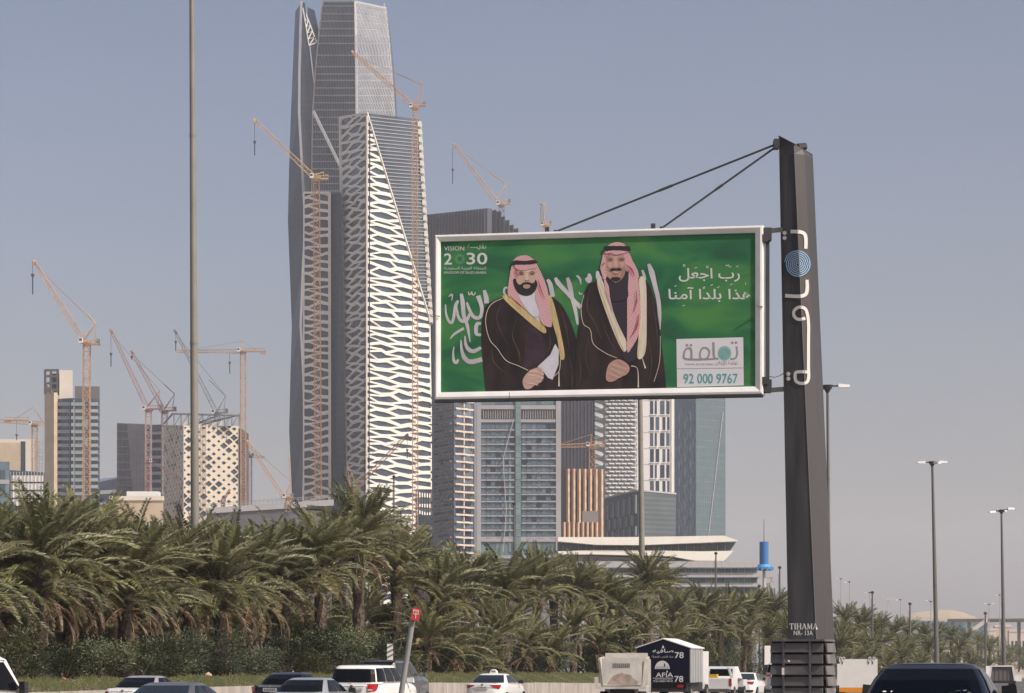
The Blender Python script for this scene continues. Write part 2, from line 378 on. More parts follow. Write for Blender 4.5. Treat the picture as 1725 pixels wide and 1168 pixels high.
# ============================================================ BUILDINGS
def frange(a, b, n, gap=0):
    s = (b-a)/n; return [(a+s*k+gap*s/2, a+s*(k+1)-gap*s/2) for k in range(n)]
# --- tallest tower -------------------------------------------------
t = Thing('tallest_tower', 'tallest glass skyscraper with slanted crown, rising out of the top of the picture', 'skyscraper', G(560, 1450))
lv = [  # y, fin left, fin trim, fin right/main left, main ridge, main right
    (1122, 492, 511, 524, 606, 712), (840, 492, 511, 523.5, 604, 703), (725, 487, 514, 523.5, 603.5, 696), (620, 489.5, 510.5, 524, 603, 690), (548, 491.5, 506.5, 524, 602.5, 685),
    (440, 487.5, 511, 524.3, 602, 678), (372, 485, 514.3, 524.7, 601.5, 674), (280, 487, 508.5, 525.5, 601, 669.5), (190, 490, 504, 527, 600.5, 664.5), (120, 493, 504.3, 531.5, 600, 660), (62, 495.5, 506, 537, 599, 655)]
Ds = (1462, 1450, 1452, 1432, 1470)
def PL(r, j, dD=0): return P(r[j+1], r[0], Ds[j]+dD)
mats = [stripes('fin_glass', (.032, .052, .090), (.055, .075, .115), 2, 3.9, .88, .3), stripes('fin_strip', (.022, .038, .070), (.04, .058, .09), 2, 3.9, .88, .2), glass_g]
mb = MB()
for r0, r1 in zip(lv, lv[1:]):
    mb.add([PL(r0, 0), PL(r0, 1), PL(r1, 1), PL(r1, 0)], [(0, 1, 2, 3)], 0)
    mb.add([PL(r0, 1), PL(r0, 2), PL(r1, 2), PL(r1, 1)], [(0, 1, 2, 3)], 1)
    mb.add([PL(r0, 0), PL(r0, 0, 45), PL(r1, 0, 45), PL(r1, 0)], [(0, 1, 2, 3)], 0)
# crown of the fin
z = lv[-1]; a0, a1, a2 = PL(z, 0), PL(z, 1), PL(z, 2); p0 = P(497.5, 20, 1462); p1 = P(508, 3, 1450); p2 = P(514, 6, 1450); p3 = P(519, 62, 1451)
mb.add([a0, a1, p1, p0], [(0, 1, 2, 3)], 0); mb.add([a1, p3, p2, p1], [(0, 1, 2, 3)], 1)
bk = [P(518, 12, 1480), P(530, 18, 1480), P(539, 62, 1480), P(539, 120, 1480), P(519, 120, 1480)]; mb.poly(bk, 0)
mb.add([P(519, 62, 1451), P(531, 62, 1460), P(531.5, 120, 1452), P(519, 120, 1451)], [(3, 2, 1, 0)], 1)
t.part('fin', mb, mats)
mb = MB(); 
for r0, r1 in zip(lv, lv[1:]): mb.tube(PL(r0, 1, -1), PL(r1, 1, -1), .95, None, 4)
mb.tube(a1+V((0, -1, 0)), p1+V((0, -1, 0)), .95, None, 4); t.part('edge_trim', mb, grey_l)
mb = MB(); q0 = P(512, 10, 1449); 
top = [P(512+i*3.6, 14+i*9.6, 1452) for i in range(7)]; bot = [P(510.5+i*1.7, 14+i*10.5, 1450) for i in range(7)]
for i in range(6):
    mb.tube(top[i], top[i+1], .5, None, 4); mb.tube(bot[i], bot[i+1], .4, None, 4); mb.tube(top[i], bot[i+1], .35, None, 4); mb.tube(bot[i], top[i], .3, None, 4); mb.tube(bot[i+1], top[i+1], .3, None, 4)
t.part('crown_truss', mb, wpan)
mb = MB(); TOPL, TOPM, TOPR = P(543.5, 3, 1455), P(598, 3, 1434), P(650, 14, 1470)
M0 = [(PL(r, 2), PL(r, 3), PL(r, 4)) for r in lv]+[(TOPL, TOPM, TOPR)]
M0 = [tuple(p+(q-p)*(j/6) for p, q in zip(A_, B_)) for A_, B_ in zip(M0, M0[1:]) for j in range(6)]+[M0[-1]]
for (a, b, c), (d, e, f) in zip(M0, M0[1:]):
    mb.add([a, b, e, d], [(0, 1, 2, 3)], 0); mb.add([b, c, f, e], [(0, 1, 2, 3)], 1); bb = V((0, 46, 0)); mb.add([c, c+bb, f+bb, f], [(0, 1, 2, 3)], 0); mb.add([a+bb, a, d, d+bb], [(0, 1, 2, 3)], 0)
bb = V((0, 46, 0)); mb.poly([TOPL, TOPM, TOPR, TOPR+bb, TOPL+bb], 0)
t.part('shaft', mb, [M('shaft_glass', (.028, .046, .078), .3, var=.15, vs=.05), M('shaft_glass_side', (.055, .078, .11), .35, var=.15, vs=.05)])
def at_y(y):     # points of the shaft at photo row y
    for (a, b, c), (d, e, f) in zip(M0, M0[1:]):
        yy = lambda p: HY-(p.z-CZ)*FPX/p.y
        if yy(e) <= y <= yy(b)+.01:
            k = (yy(b)-y)/(yy(b)-yy(e)); return a+(d-a)*k, b+(e-b)*k, c+(f-c)*k
    return M0[-1]
yb = [11, 24, 36.5, 49, 61, 74, 94, 113, 125.5, 136, 149, 161.5, 174, 186]+[186+12.4*k for k in range(1, 26)]
lm = M('louvre_metal', (.36, .375, .40), .5, var=.15, vs=.1)
for y in yb:
    if y > 500: break
    a, b, c = at_y(y); mb = MB(); o = V((0, -.6, 0)); h = V((0, 0, .33))
    for p, q in ((a, b), (b, c)): mb.hexa([p+o*1.6-h, q+o*1.6-h, q-h, p-h, p+o*1.6+h, q+o*1.6+h, q+h, p+h])
    t.part('floor_band', mb, lm)
mb = MB()
for y0, y1 in zip([3]+yb, yb):
    if y1 > 340: break
    a, b, c = at_y(y0+.5); d, e, f = at_y(y1-.5)
    for k in range(26):
        u = k/26; p = a+(b-a)*u; q = d+(e-d)*(u-.012); mb.tube(p+V((0, -.35, 0)), q+V((0, -.35, 0)), .17, None, 3, cap=False)
    for k in range(23):
        u = k/23; p = b+(c-b)*min(1, u+.03); q = e+(f-e)*max(0, u-.03); mb.tube(p+V((.3, -1.1, 0)), q+V((.3, -1.1, 0)), .27, None, 3, 0, cap=False)
t.part('louvres', mb, lm, kind='stuff')
mb = MB()
for k in (0, 1, 2):
    for A, B in zip(M0[30:], M0[31:]): mb.tube(A[k]+V((0, -.8, 0)), B[k]+V((0, -.8, 0)), .75 if k else .5, None, 4)
mb.tube(TOPL, TOPM, .7, None, 4); mb.tube(TOPM, TOPR, .7, None, 4)
mb.tube(P(528, 188, 1440), P(577, 288, 1436), 1.1, None, 4); mb.tube(P(522, 78, 1448), P(529, 140, 1448), .4, None, 4)
mb.tube(P(647, 6, 1472), P(700, 640, 1476), .6, None, 4)
t.part('corner_trim', mb, M('trim_metal', (.42, .42, .43), .45, var=.1))
# --- lattice tower ------------------------------------------------
t = Thing('lattice_tower', 'tall tower wrapped in a white lattice of long hexagonal openings', 'skyscraper', G(640, 1250))
cl = M('lattice_cladding', (.72, .695, .63), .55, var=.05, vs=.05)
pg = M('lattice_glass', (.035, .055, .08), .2, var=.45, vs=.08)
gl2 = stripes('tower_strip_glass', (.022, .040, .075), (.045, .062, .095), 2, 3.9, .9, .2)
zb = -1.3
def Zy(y, D): return P(0, y, D).z
def onp(x, y, a, b):
    k = (x-CX)/FPX; s = (k*a.y-a.x)/((b.x-a.x)-k*(b.y-a.y)); D = a.y+s*(b.y-a.y); return P(x, y, D)
A = P(512, 325, 1262); B = P(555, 325, 1262); A0 = V((P(511, 0, 1262).x, 1262, zb)); B0 = V((P(556, 0, 1262).x, 1262, zb))
C_ = P(573, 198, 1254); C0 = V((P(588, 0, 1254).x, 1254, zb)); E_ = P(619, 191, 1232); E0 = V((P(617, 0, 1232).x, 1232, zb))
Gt = P(725, 540, 1276); G1 = P(727.5, 700, 1276); G0 = V((P(727.5, 0, 1276).x, 1276, zb)); TR = P(706, 201, 1276)
C_ = onp(573, 198, C0, E0); E_ = onp(619, 191, E0, G0); Gt = onp(725, 540, E0, G0); A = onp(512, 325, A0, B0); B = onp(555, 325, A0, B0)
mb = MB(); bk = V((0, 55, 0))
def inn(a, b, *ps): n_ = (b-a).cross(V((0, 0, 1))).normalized()*-1.6; return [p+n_ for p in ps]
for a, b, c, d in ((A0, B0, B, A), (C0, E0, E_, C_),): mb.add(inn(a, b, a, b, c, d), [(0, 1, 2, 3)])
mb.add([B0+V((0, 3, 0)), C0+V((0, 3, 0)), P(575.5, 325, 1257), B+V((0, 3, 0))], [(0, 1, 2, 3)], 1)
mb.poly(inn(E0, G0, E0, G0, G1, Gt, E_), 0); mb.poly([A0, A, A+bk, A0+bk]); mb.poly([G0, G0+bk, TR+bk, TR, Gt])
mb.poly([C_, E_, TR, TR+bk, C_+bk]); mb.poly([A, B, B+bk, A+bk])
t.part('core', mb, [glass_d, gl2])
mb = MB(); mb.poly([E_+V((.4, .3, 0)), Gt+V((0, .3, 0)), TR]); t.part('glass_face', mb, M('band_glass', (.055, .075, .095), .25, var=.4, vs=.05))
mb = MB()
for k in range(1, 58):
    y = 191+k*6.1; xl = 619+(725-619)*(y-191)/349; xr = 705.5+(y-201)/339*19.5
    Dl = 1232+(1276-1232)*(xl-619)/106
    kk = (y-191)/349
    if xr-xl > 1.5: a, b = E_+(Gt-E_)*kk+V((.5, -.5, 0)), TR+(Gt-TR)*kk+V((0, -.8, 0)); mb.hexa([a+V((0, 0, -.16)), b+V((0, 0, -.16)), b+V((0, 1, -.16)), a+V((0, 1, -.16)), a+V((0, 0, .16)), b+V((0, 0, .16)), b+V((0, 1, .16)), a+V((0, 1, .16))])
t.part('glazing_bars', mb, M('bar_metal', (.36, .37, .38), .4), kind='stuff')
def panel(bl, br, tr, tl, cw, ch, seed, ky=.66):
    ex = V((br.x-bl.x, br.y-bl.y, 0)).normalized(); ey = V((0, 0, 1)); f2 = lambda p: ((p-bl).dot(ex), (p-bl).z)
    bound = [f2(p) for p in (bl, br, *tr, tl)]; W = max(p[0] for p in bound); H = max(p[1] for p in bound); ra = random.Random(seed)
    return lattice(t, bl, ex, ey, bound, honey(W+8, H, cw, ch, .6, -seed*3.1), lambda: ra.uniform(.84, .93), lambda: ra.uniform(ky-.05, ky+.08), .9, cl, pg, minA=2.2)
panel(C0, E0, [E_], C_, 19, 4.4, 2, .60)
panel(E0, G0, [G1, Gt], E_, 23, 4.3, 1, .54)
panel(A0, B0, [B], A, 13.5, 4.4, 3, .64)
mb = MB()
mb.tube(E_+V((0, -.5, 0)), Gt+V((0, -.5, 0)), .45, None, 4); mb.tube(C_, E_, .6, None, 4); mb.tube(E0, E_, .55, None, 4); mb.tube(C0, C_, .9, None, 4)
mb.tube(B0, B, 1.0, None, 4); mb.tube(A, B, .7, None, 4); mb.tube(A0, A, .5, None, 4)
t.part('edge_trim', mb, cl)
for k in range(26):
    y = 205+k*13.2; x = 706.5+(y-201)/339*19.7; a = P(x, y, 1274); mb = MB()
    hh = 2.7; mb.box(a.x-.9, a.x+.9, a.y-1, a.y+8, a.z-hh, a.z, 0); t.part('edge_panel', mb, cl)
# --- construction annex at the foot of the lattice tower
t = Thing('steel_annex', 'unfinished dark annex with steel columns beside the lattice tower foot', 'building', G(714, 1180))
f1, f2 = box_building(t, 'body', 700, 1182, 702, 1180, 728, 1180, 868, glass_d)
f2.grid(t, 'floor_slab', [(0, 1)], frange(.2, 1, 5, .82), 0, .8, grey_l)
for k in range(7):
    a = P(701+k*4.2, 868, 1181); mb = MB(); mb.tube(a, P(701+k*4.2, 826, 1181), .42, None, 4); t.part('column', mb, dk)
mb = MB(); mb.tube(P(700, 826, 1181), P(729, 826, 1181), .6, None, 4); mb.tube(P(700, 848, 1181), P(729, 848, 1181), .4, None, 4); t.part('roof_beam', mb, dk)
# --- balcony tower on the left ------------------------------------------
t = Thing('balcony_tower', 'dark glass tower with stacked balconies and a cream end wall, behind the orange crane', 'tower block', G(120, 1150))
a = [(75, 1158), (91, 1148), (98, 1150)]; zt = Zy(662, 1150)
mb = MB(); pts = [G(75, 1160), G(91, 1148), G(97, 1150), G(97, 1185), G(75, 1185)]; mb.prism(pts, [V((p.x, p.y, Zy(640 if i == 0 or i == 4 else 662, 1150))) for i, p in enumerate(pts)])
t.part('end_wall', mb, tan)
W3 = [G(97, 1152), G(104, 1149), G(122, 1147), G(158, 1150), G(168, 1153), G(168, 1190), G(97, 1190)]
mb = MB(); mb.prism(W3, [V((p.x, p.y, Zy(672, 1150))) for p in W3]); t.part('body', mb, glass_d)
mb = MB(); Q = [G(126, 1152), G(168, 1153), G(168, 1185), G(126, 1185)]; mb.prism([V((p.x, p.y, Zy(674, 1150))) for p in Q], [V((p.x, p.y, Zy(650, 1150))) for p in Q]); t.part('roof_block', mb, M('roof_dark', (.11, .105, .11), .7, var=.1))
mb = MB(); Q = [G(100, 1152), G(122.5, 1152), G(122.5, 1180), G(100, 1180)]; mb.prism([V((p.x, p.y, Zy(674, 1150))) for p in Q], [V((p.x, p.y, Zy(622.5+(.8 if i in (1, 2) else 0), 1150))) for i, p in enumerate(Q)]); t.part('roof_block', mb, cream)
mb = MB()
for x in (76, 86, 97):
    for d in (1153, 1170): mb.tube(P(x, 664, d), P(x, 623, d), .7, None, 4)
for y in (624, 634, 646, 657): mb.tube(P(76, y, 1153), P(99, y, 1153), .75, None, 4); mb.tube(P(76, y, 1170), P(99, y, 1170), .75, None, 4)
t.part('roof_frame', mb, M('dark_concrete', (.07, .065, .06), .8), kind='stuff')
mb = MB(); mb.box(P(76, 0, 1160).x, P(99, 0, 1160).x, 1171, 1176, Zy(660, 1160), Zy(625, 1160)); t.part('roof_frame', mb, M('dark_concrete'))
railg = M('balcony_glass', (.16, .22, .25), .3, var=.25, vs=.3); slabm = M('balcony_slab', (.27, .27, .275), .6, var=.1)
cache = {}
for r in range(15):
    y = 684+r*11.6
    for j, (x0, x1, d0, d1, m_) in enumerate([(98, 118.5, 1151, 1148, 0), (120.5, 125.5, 1146.5, 1146.5, 1), (127, 142, 1147, 1148, 0), (152, 166, 1149.5, 1150, 1)]):
        if r % 2 and j == 1: x1 += 1
        if j not in cache:
            mb = MB(); a, b = P(x0, y, d0), P(x1, y, d1); bk = V((0, 2.2, 0)); ft = V((0, -1.3, 0)); h = V((0, 0, 1.55)); h2 = V((0, 0, .35))
            mb.hexa([a+ft, b+ft, b+bk, a+bk, a+ft+h2, b+ft+h2, b+bk+h2, a+bk+h2], 0); o = V((0, .12, 0))
            mb.hexa([a+ft+h2, b+ft+h2, b+ft+h2+o, a+ft+h2+o, a+ft+h, b+ft+h, b+ft+h+o, a+ft+h+o], 1)
            cache[j] = (mb.mesh('balcony', [slabm, railg if m_ == 0 else M('balcony_glass_light', (.27, .35, .38), .3)], a), a)
        t.piece('balcony', cache[j][0], P(x0, y, d0))
f = Fac(G(97, 1151.5), G(122, 1146.6), P(122, 676, 1146.6), P(97, 676, 1151.5))
f.grid(t, 'mullion', [(k/6, k/6+.02) for k in range(1, 6)], [(.05, .99)], 0, .3, grey_p)
f = Fac(G(122, 1146.6), G(168, 1151), P(168, 674, 1151), P(122, 674, 1146.6))
f.grid(t, 'window', [(.04, .14), (.17, .27), (.3, .4), (.46, .58)], [(v0+.1/15, v0+.55/15) for v0 in [k/14.6 for k in range(3, 14)]], 0, .15, [glass_g, glass_d, glass_t])
f.part(t, 'mullion', .03, .05, .02, 1, 0, 1.5, grey_l); f.part(t, 'mullion', .42, .44, .02, 1, 0, 1.2, grey_p)
# --- cream block far left, and the glass blocks in front of it
t = Thing('cream_block', 'windowless cream stone block with one dark slot at the far left', 'building', G(30, 1300))
f1, f2 = box_building(t, 'body', -40, 1310, -10, 1300, 57, 1300, 740, cream)
f2.part(t, 'window_slot', .67, .79, .3, .99, -.3, .12, glass_d); f2.part(t, 'wall_panel', .0, .66, .86, .985, 0, .25, tan)
f2.grid(t, 'wall_panel', frange(.0, .66, 5, .03), frange(.3, .85, 5, .03), 0, .2, [cream, M('cream_warm', (.62, .54, .42), .6, var=.1, vs=.1)])
mb = MB()
for x in (60, 66, 72):
    mb.tube(G(x, 1290), P(x, 742, 1290), .3, None, 4)
for k in range(22):
    mb.tube(P(60, 745+k*6, 1290), P(72, 745+k*6, 1290), .25, None, 4); mb.tube(P(60 if k % 2 else 66, 745+k*6, 1290), P(66 if k % 2 else 72, 751+k*6, 1290), .2, None, 4)
single('scaffold', mb, grey_l, 'pale scaffold tower between the cream block and the balcony tower', 'scaffold', G(66, 1290))
t = Thing('glass_block', 'low blue glass office with white sawtooth fins at the left edge', 'building', G(30, 1000))
f1, f2 = box_building(t, 'body', -40, 1005, -20, 1000, 16, 1000, 778, glass_b)
f2.grid(t, 'floor_band', [(0, 1)], frange(.3, .97, 5, .85), 0, .4, grey_l); f2.grid(t, 'window', frange(0, 1, 5, .1), [(a+.012, b-.012) for a, b in frange(.3, .97, 5)], 0, .2, [glass_b, glass_t, glass_g])
mb = MB(); mb.prism([G(16, 1002), G(75, 1002), G(75, 1030), G(16, 1030)], [P(16, 792, 1002), P(75, 796, 1002), P(75, 796, 1030), P(16, 792, 1030)]); t.part('wing', mb, glass_g)
for rr in range(4):
    for k in range(9):
        a = P(17+k*6.2, 812+rr*13+rr*.5, 1001); mb = MB(); mb.poly([a, a+V((1.4, -.9, 0)), a+V((1.4, -.9, 2.6)), a+V((0, 0, 2.9))]); mb.poly([a+V((1.4, -.9, 0)), a+V((1.5, 0, 0)), a+V((1.5, 0, 2.6)), a+V((1.4, -.9, 2.6))])
        t.part('fin', mb, wpan)
mb = MB(); 
for k in range(12): mb.box(P(17+k*5, 0, 1001).x, P(17+k*5, 0, 1001).x+.2, 1001.2, 1001.8, Zy(810, 1001), Zy(795, 1001))
t.part('mullions', mb, grey_l)
# --- striped office between
t = Thing('striped_office', 'low dark office with white floor lines right of the balcony tower', 'building', G(184, 1500))
f1, f2 = box_building(t, 'body', 160, 1530, 168, 1500, 225, 1500, 808, glass_d, (808, 812, 800))
f2.grid(t, 'floor_band', [(0, 1)], [(k/15, k/15+.02) for k in range(3, 15)], 0, .4, grey_l)
# --- two slanted glass slabs
grid_g = stripes('grid_glass', (.055, .068, .095), (.10, .11, .13), 2, 3.6, .8, .3)
t = Thing('slanted_glass_block', 'grey glass office slab with a lighter slanted triangle, behind the red cranes', 'building', G(221, 1350))
f1, f2 = box_building(t, 'body', 197, 1350, 197.5, 1349.8, 246, 1356, 713, grid_g)
mb = MB(); mb.add([f2.m(.33, 1, .5), f2.m(.86, .2, .5), f2.m(1, .2, .5), f2.m(1, 1, .5)], [(0, 1, 2, 3)]); t.part('slanted_face', mb, M('slab_light', (.17, .18, .2), .3, var=.2, vs=.1))
for k in range(24): f2.part(t, 'floor_band', .0, 1, .24+k*.0315, .2445+k*.0315, .1, .75, grey_p)
for k in range(8): f2.part(t, 'mullion', .04+k*.125, .052+k*.125, .2, 1, .1, .7, grey_p)
t = Thing('ribbed_office', 'narrow office block with pale horizontal ribs, behind the second red crane', 'building', G(260, 1370))
f1, f2 = box_building(t, 'body', 246, 1376, 247, 1372, 273, 1370, 716, glass_d)
f2.grid(t, 'floor_band', [(0.02, .95)], [(.2+k*.033, .2+k*.033+.012) for k in range(24)], 0, .5, grey_l)
t = Thing('tan_low_block', 'long low tan stone block behind the palms', 'building', G(230, 1000))
f1, f2 = box_building(t, 'body', 184, 1003, 185, 1000, 275, 1000, 839, tan)
f2.grid(t, 'window', [(k/16+.01, k/16+.04) for k in range(16)], [(.80, .86)], 0, .1, glass_d); f2.part(t, 'coping', -.01, 1.01, .985, 1.01, -1, .6, cream)
f2.part(t, 'rooftop_unit', .3, .9, 1.012, 1.04, -8, -2, wpan)
# --- diamond building
t = Thing('diamond_building', 'cream block pierced with dark diamond windows under an open steel roof frame', 'building', G(345, 1200))
A, B, Cc = G(275, 1240), G(309, 1200), G(402, 1212); bk = V((8, 60, 0))
tA, tB, tC = P(275, 716, 1240), P(309, 717, 1200), P(402, 718, 1212); bk = V((-9, 40, 0)); bka = V((-3, 40, 0))
mb = MB(); mb.prism([A+V((.5, 1, 0)), B+V((0, 1.2, 0)), Cc+V((-.5, 1, 0)), Cc+bk, A+bka], [tA+V((.5, 1, 0)), tB+V((0, 1.2, 0)), tC+V((-.5, 1, 0)), tC+bk, tA+bka]); t.part('body', mb, glass_d)
def rhomb(W, H, cw, ch, seed):
    out = []
    for i in range(-1, int(W/cw*2)+3):
        for j in range(-1, int(H/ch)+3):
            cx = i*cw/2; cy = j*ch+(i % 2)*ch/2; out.append([(cx-cw/2, cy), (cx, cy-ch/2), (cx+cw/2, cy), (cx, cy+ch/2)])
    return out
for bl, br, tr, tl, sd, cwid in ((A, B, tB, tA, 5, 5.6), (B, Cc, tC, tB, 6, 4.7)):
    ex = V((br.x-bl.x, br.y-bl.y, 0)).normalized(); ra = random.Random(sd); q = [0]
    def kf(): q[0] = ra.choice([.36, .42, .48, .40, .45, .5, .74, .8]); return q[0]
    lattice(t, bl, ex, V((0, 0, 1)), [(0, 0), ((br-bl).xy.length, 0), ((tr-bl).xy.length, tr.z-bl.z), (0, tl.z-bl.z)], rhomb(36, 125, cwid*1.12, 4.3, sd), kf, lambda: q[0], .8, M('diamond_cladding', (.60, .53, .42), .6, var=.06, vs=.1), pg, minA=1.5)
mb = MB(); Q = [G(402, 1212), G(405.5, 1212), G(407, 1214), G(419, 1222), G(413, 1250), G(398, 1250)]; mb.prism(Q, [V((p.x, p.y, Zy(722 if i < 3 or i == 5 else 728, 1212))) for i, p in enumerate(Q)]); t.part('side_wing', mb, M('side_dark', (.09, .085, .09), .6, var=.2, vs=.1))
mb = MB(); mb.tube(Cc+V((1.2, -.6, 0)), tC+V((1.2, -.6, 0)), .35, None, 4); mb.tube(B, tB, .3, None, 4); t.part('corner_rail', mb, grey_l)
mb = MB(); Q = [G(305, 1215), G(375, 1215), G(375, 1240), G(305, 1240)]; mb.prism([V((p.x, p.y, Zy(719, 1215))) for p in Q], [V((p.x, p.y, Zy(711 if i in (0, 3) else 709, 1215))) for i, p in enumerate(Q)]); t.part('roof_block', mb, wpan)
mb = MB(); r = .32
for y, d in ((697, 1205), (698, 1250)):
    mb.tube(P(291, y, d), P(404, y+3, d), r*1.3, None, 4)
mb.tube(P(291, 697, 1205), P(276, 714, 1240), r*1.4, None, 4); mb.tube(P(291, 697, 1250), P(276, 714, 1245), r*1.2, None, 4)
for k in range(10):
    x = 293+k*12.2
    for d in (1205, 1250): mb.tube(P(x, 718, d), P(x, 697+k*.3, d), r, None, 4)
    mb.tube(P(x, 718, 1205), P(min(x+12, 404), 698, 1205), r*.7, None, 4); mb.tube(P(x, 697, 1205), P(x, 697, 1250), r*.8, None, 4)
for k in range(9): mb.tube(P(322+k*9, 716-k*1.8, 1206), P(322+k*9+10, 714-k*1.8, 1206), r, None, 4)
mb.tube(P(340, 716, 1207), P(404, 699, 1207), .5, None, 4); mb.tube(P(335, 712, 1207), P(375, 698, 1207), .5, None, 4)
t.part('roof_frame', mb, M('frame_grey', (.17, .17, .18), .6), kind='stuff')
# --- long low terminal behind the palms
t = Thing('long_low_building', 'long low grey building with a railed roof line behind the palms', 'building', G(440, 900))
f1, f2 = box_building(t, 'body', 349, 905, 350, 900, 560, 900, 858, M('terminal_grey', (.10, .10, .115), .6, var=.2, vs=.1), (858, 856, 842))
f2.grid(t, 'window', frange(.02, .98, 18, .3), [(.72, .86)], 0, .2, [glass_b, glass_g]); f2.part(t, 'coping', -.01, 1.01, .965, 1.0, 0, .8, grey_l)
mb = MB()
for k in range(30): a = f2.m(k/29, 1, -.5); mb.tube(a, a+V((0, 0, 1.6)), .09, None, 4)
mb.tube(f2.m(0, 1, -.5)+V((0, 0, 1.6)), f2.m(1, 1, -.5)+V((0, 0, 1.6)), .1, None, 4); mb.tube(f2.m(0, 1, -.5)+V((0, 0, .9)), f2.m(1, 1, -.5)+V((0, 0, .9)), .08, None, 4); t.part('roof_rail', mb, grey_l)
# --- ribbed dark tower behind the billboard
rib = M('rib_cladding', (.062, .068, .09), .5, var=.15, vs=.1); rib2 = M('rib_cladding_end', (.11, .12, .145), .5, var=.15, vs=.1)
t = Thing('ribbed_dark_tower', 'dark grey tower of vertical ribs with a stepped right shoulder, topped by a luffing crane', 'skyscraper', G(790, 1300))
mb = MB(); Q = [G(718, 1315), G(821, 1300), G(829, 1302), G(829, 1350), G(718, 1350)]; mb.prism(Q, [V((p.x, p.y, Zy(y, p.y))) for p, y in zip(Q, (362, 351, 352, 352, 362))]); t.part('body', mb, rib)
for k in range(20):
    x = 719+k*5.1; d = 1315-k*.75; a = G(x, d-.1); mb = MB(); b = P(x, 362-k*.55, d-.1); mb.prism([a+V((-.45, 0, 0)), a+V((0, -.7, 0)), a+V((.45, 0, 0))], [b+V((-.45, 0, 0)), b+V((0, -.7, 0)), b+V((.45, 0, 0))]); t.part('rib', mb, rib)
for x0, x1, y in ((829, 837, 355), (837, 845, 357), (845, 851.5, 366), (851.5, 859, 372), (859, 866, 380), (866, 874, 386)):
    mb = MB(); Q = [G(x0, 1303), G(x1-1.2, 1301), G(x1, 1304), G(x1, 1345), G(x0, 1345)]; mb.prism(Q, [V((p.x, p.y, Zy(y+(0 if i != 1 else -.5), 1303))) for i, p in enumerate(Q)]); t.part('step_bay', mb, rib2 if x0 > 840 else rib)
# --- scalloped balcony block
t = Thing('scalloped_balcony_block', 'grey apartment tower with scalloped balconies, tan where the sun reaches them, left of the hotel', 'tower block', G(765, 1000))
f1, f2 = box_building(t, 'body', 729, 1020, 765, 1000, 803, 1010, 600, M('apartment_grey', (.10, .11, .13), .4, var=.3, vs=.1))
f1.grid(t, 'window', frange(.05, .98, 4, .15), [(v-.017, v-.003) for v in [.245+k*.0242 for k in range(27)]], -.1, .12, [glass_d, glass_g])
def scal(f, u0, u1, v, ph, mat, name, rib_):
    mb = MB(); n = 8; pts = []
    for k in range(n+1):
        u = u0+(u1-u0)*k/n; d = .7+.55*sin(ph+k*pi/2.6); pts.append((u, d))
    A = [f.m(u, v, d) for u, d in pts]; Bk = [f.m(u, v, -.1) for u, d in pts]; h = V((0, 0, rib_))
    for k in range(n): mb.hexa([A[k], A[k+1], Bk[k+1], Bk[k], A[k]+h, A[k+1]+h, Bk[k+1]+h, Bk[k]+h])
    t.part(name, mb, mat)
bm = M('balcony_shaded_grey', (.17, .165, .16), .7, var=.1); bt = M('balcony_sunlit_tan', (.62, .52, .42), .7, var=.08)  # same balconies on both faces: shade put into the grey, sunlight into the tan
for r in range(27):
    v = .25+r*.0242
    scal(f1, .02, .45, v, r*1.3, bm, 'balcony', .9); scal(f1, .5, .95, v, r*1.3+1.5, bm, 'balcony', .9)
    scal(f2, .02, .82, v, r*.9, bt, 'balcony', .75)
    f2.part(t, 'window', .06, .38, v-.016, v-.001, -.1, .1, random.choice([glass_d, glass_g])); f2.part(t, 'window', .44, .74, v-.016, v-.001, -.1, .1, random.choice([glass_d, glass_b]))
    f2.part(t, 'pier', .39, .425, v-.016, v-.0006, 0, .5, bt)
f2.part(t, 'corner_pier', .86, 1, 0, 1, 0, .4, grey_p)
# --- hotel
t = Thing('blue_window_hotel', 'wide grey framed block with rows of blue windows under the billboard', 'building', G(873, 900))
f1, f2 = box_building(t, 'body', 803, 902, 803.5, 900, 945, 900, 600, grey_p)
hf = M('hotel_frame', (.33, .33, .345), .55, var=.06, vs=.1); h_ = 1123.
H0 = Zy(600, 900)+1.3; vy = lambda y: (Zy(y, 900)+1.3)/H0; ux = lambda x: (x-803.5)/141.5
for x0, x1 in ((803.5, 810.5), (936.5, 945)): f2.part(t, 'pillar', ux(x0), ux(x1), 0, 1, 0, .9, hf)
for y0, y1 in ((683, 690), (707, 712), (905, 913), (936, 941)): f2.part(t, 'beam', ux(810.6), ux(936.4), vy(y1), vy(y0), 0, .75, hf)
for x0, x1 in ((812, 867), (879, 935)):
    f2.part(t, 'louvre_panel', ux(x0), ux(x1), vy(706), vy(691), 0, .3, M('louvre_brown', (.075, .065, .065), .7))
    for k in range(14): x = x0+2+(x1-x0-3)*k/13; f2.part(t, 'louvre', ux(x), ux(x+.9), vy(706), vy(691), .32, .5, grey_l)
wb = [glass_b, glass_b, glass_b, glass_b, glass_d, M('glass_curtain', (.15, .20, .23), .2, var=.3, vs=.2)]
left = [(ux(811+k*8), ux(818.2+k*8)) for k in range(7)]; right = [(ux(879.6+k*8.1), ux(887+k*8.1)) for k in range(7)]
rows = [(vy(722.5+k*12.06), vy(714.5+k*12.06)) for k in range(16)]
f2.grid(t, 'window', left+right, rows, 0, .25, wb)
for y0, y1 in ((668, 682), (640, 666), (914, 935)): f2.grid(t, 'window', left+right, [(vy(y1), vy(y0))], 0, .2, [glass_b, glass_t])
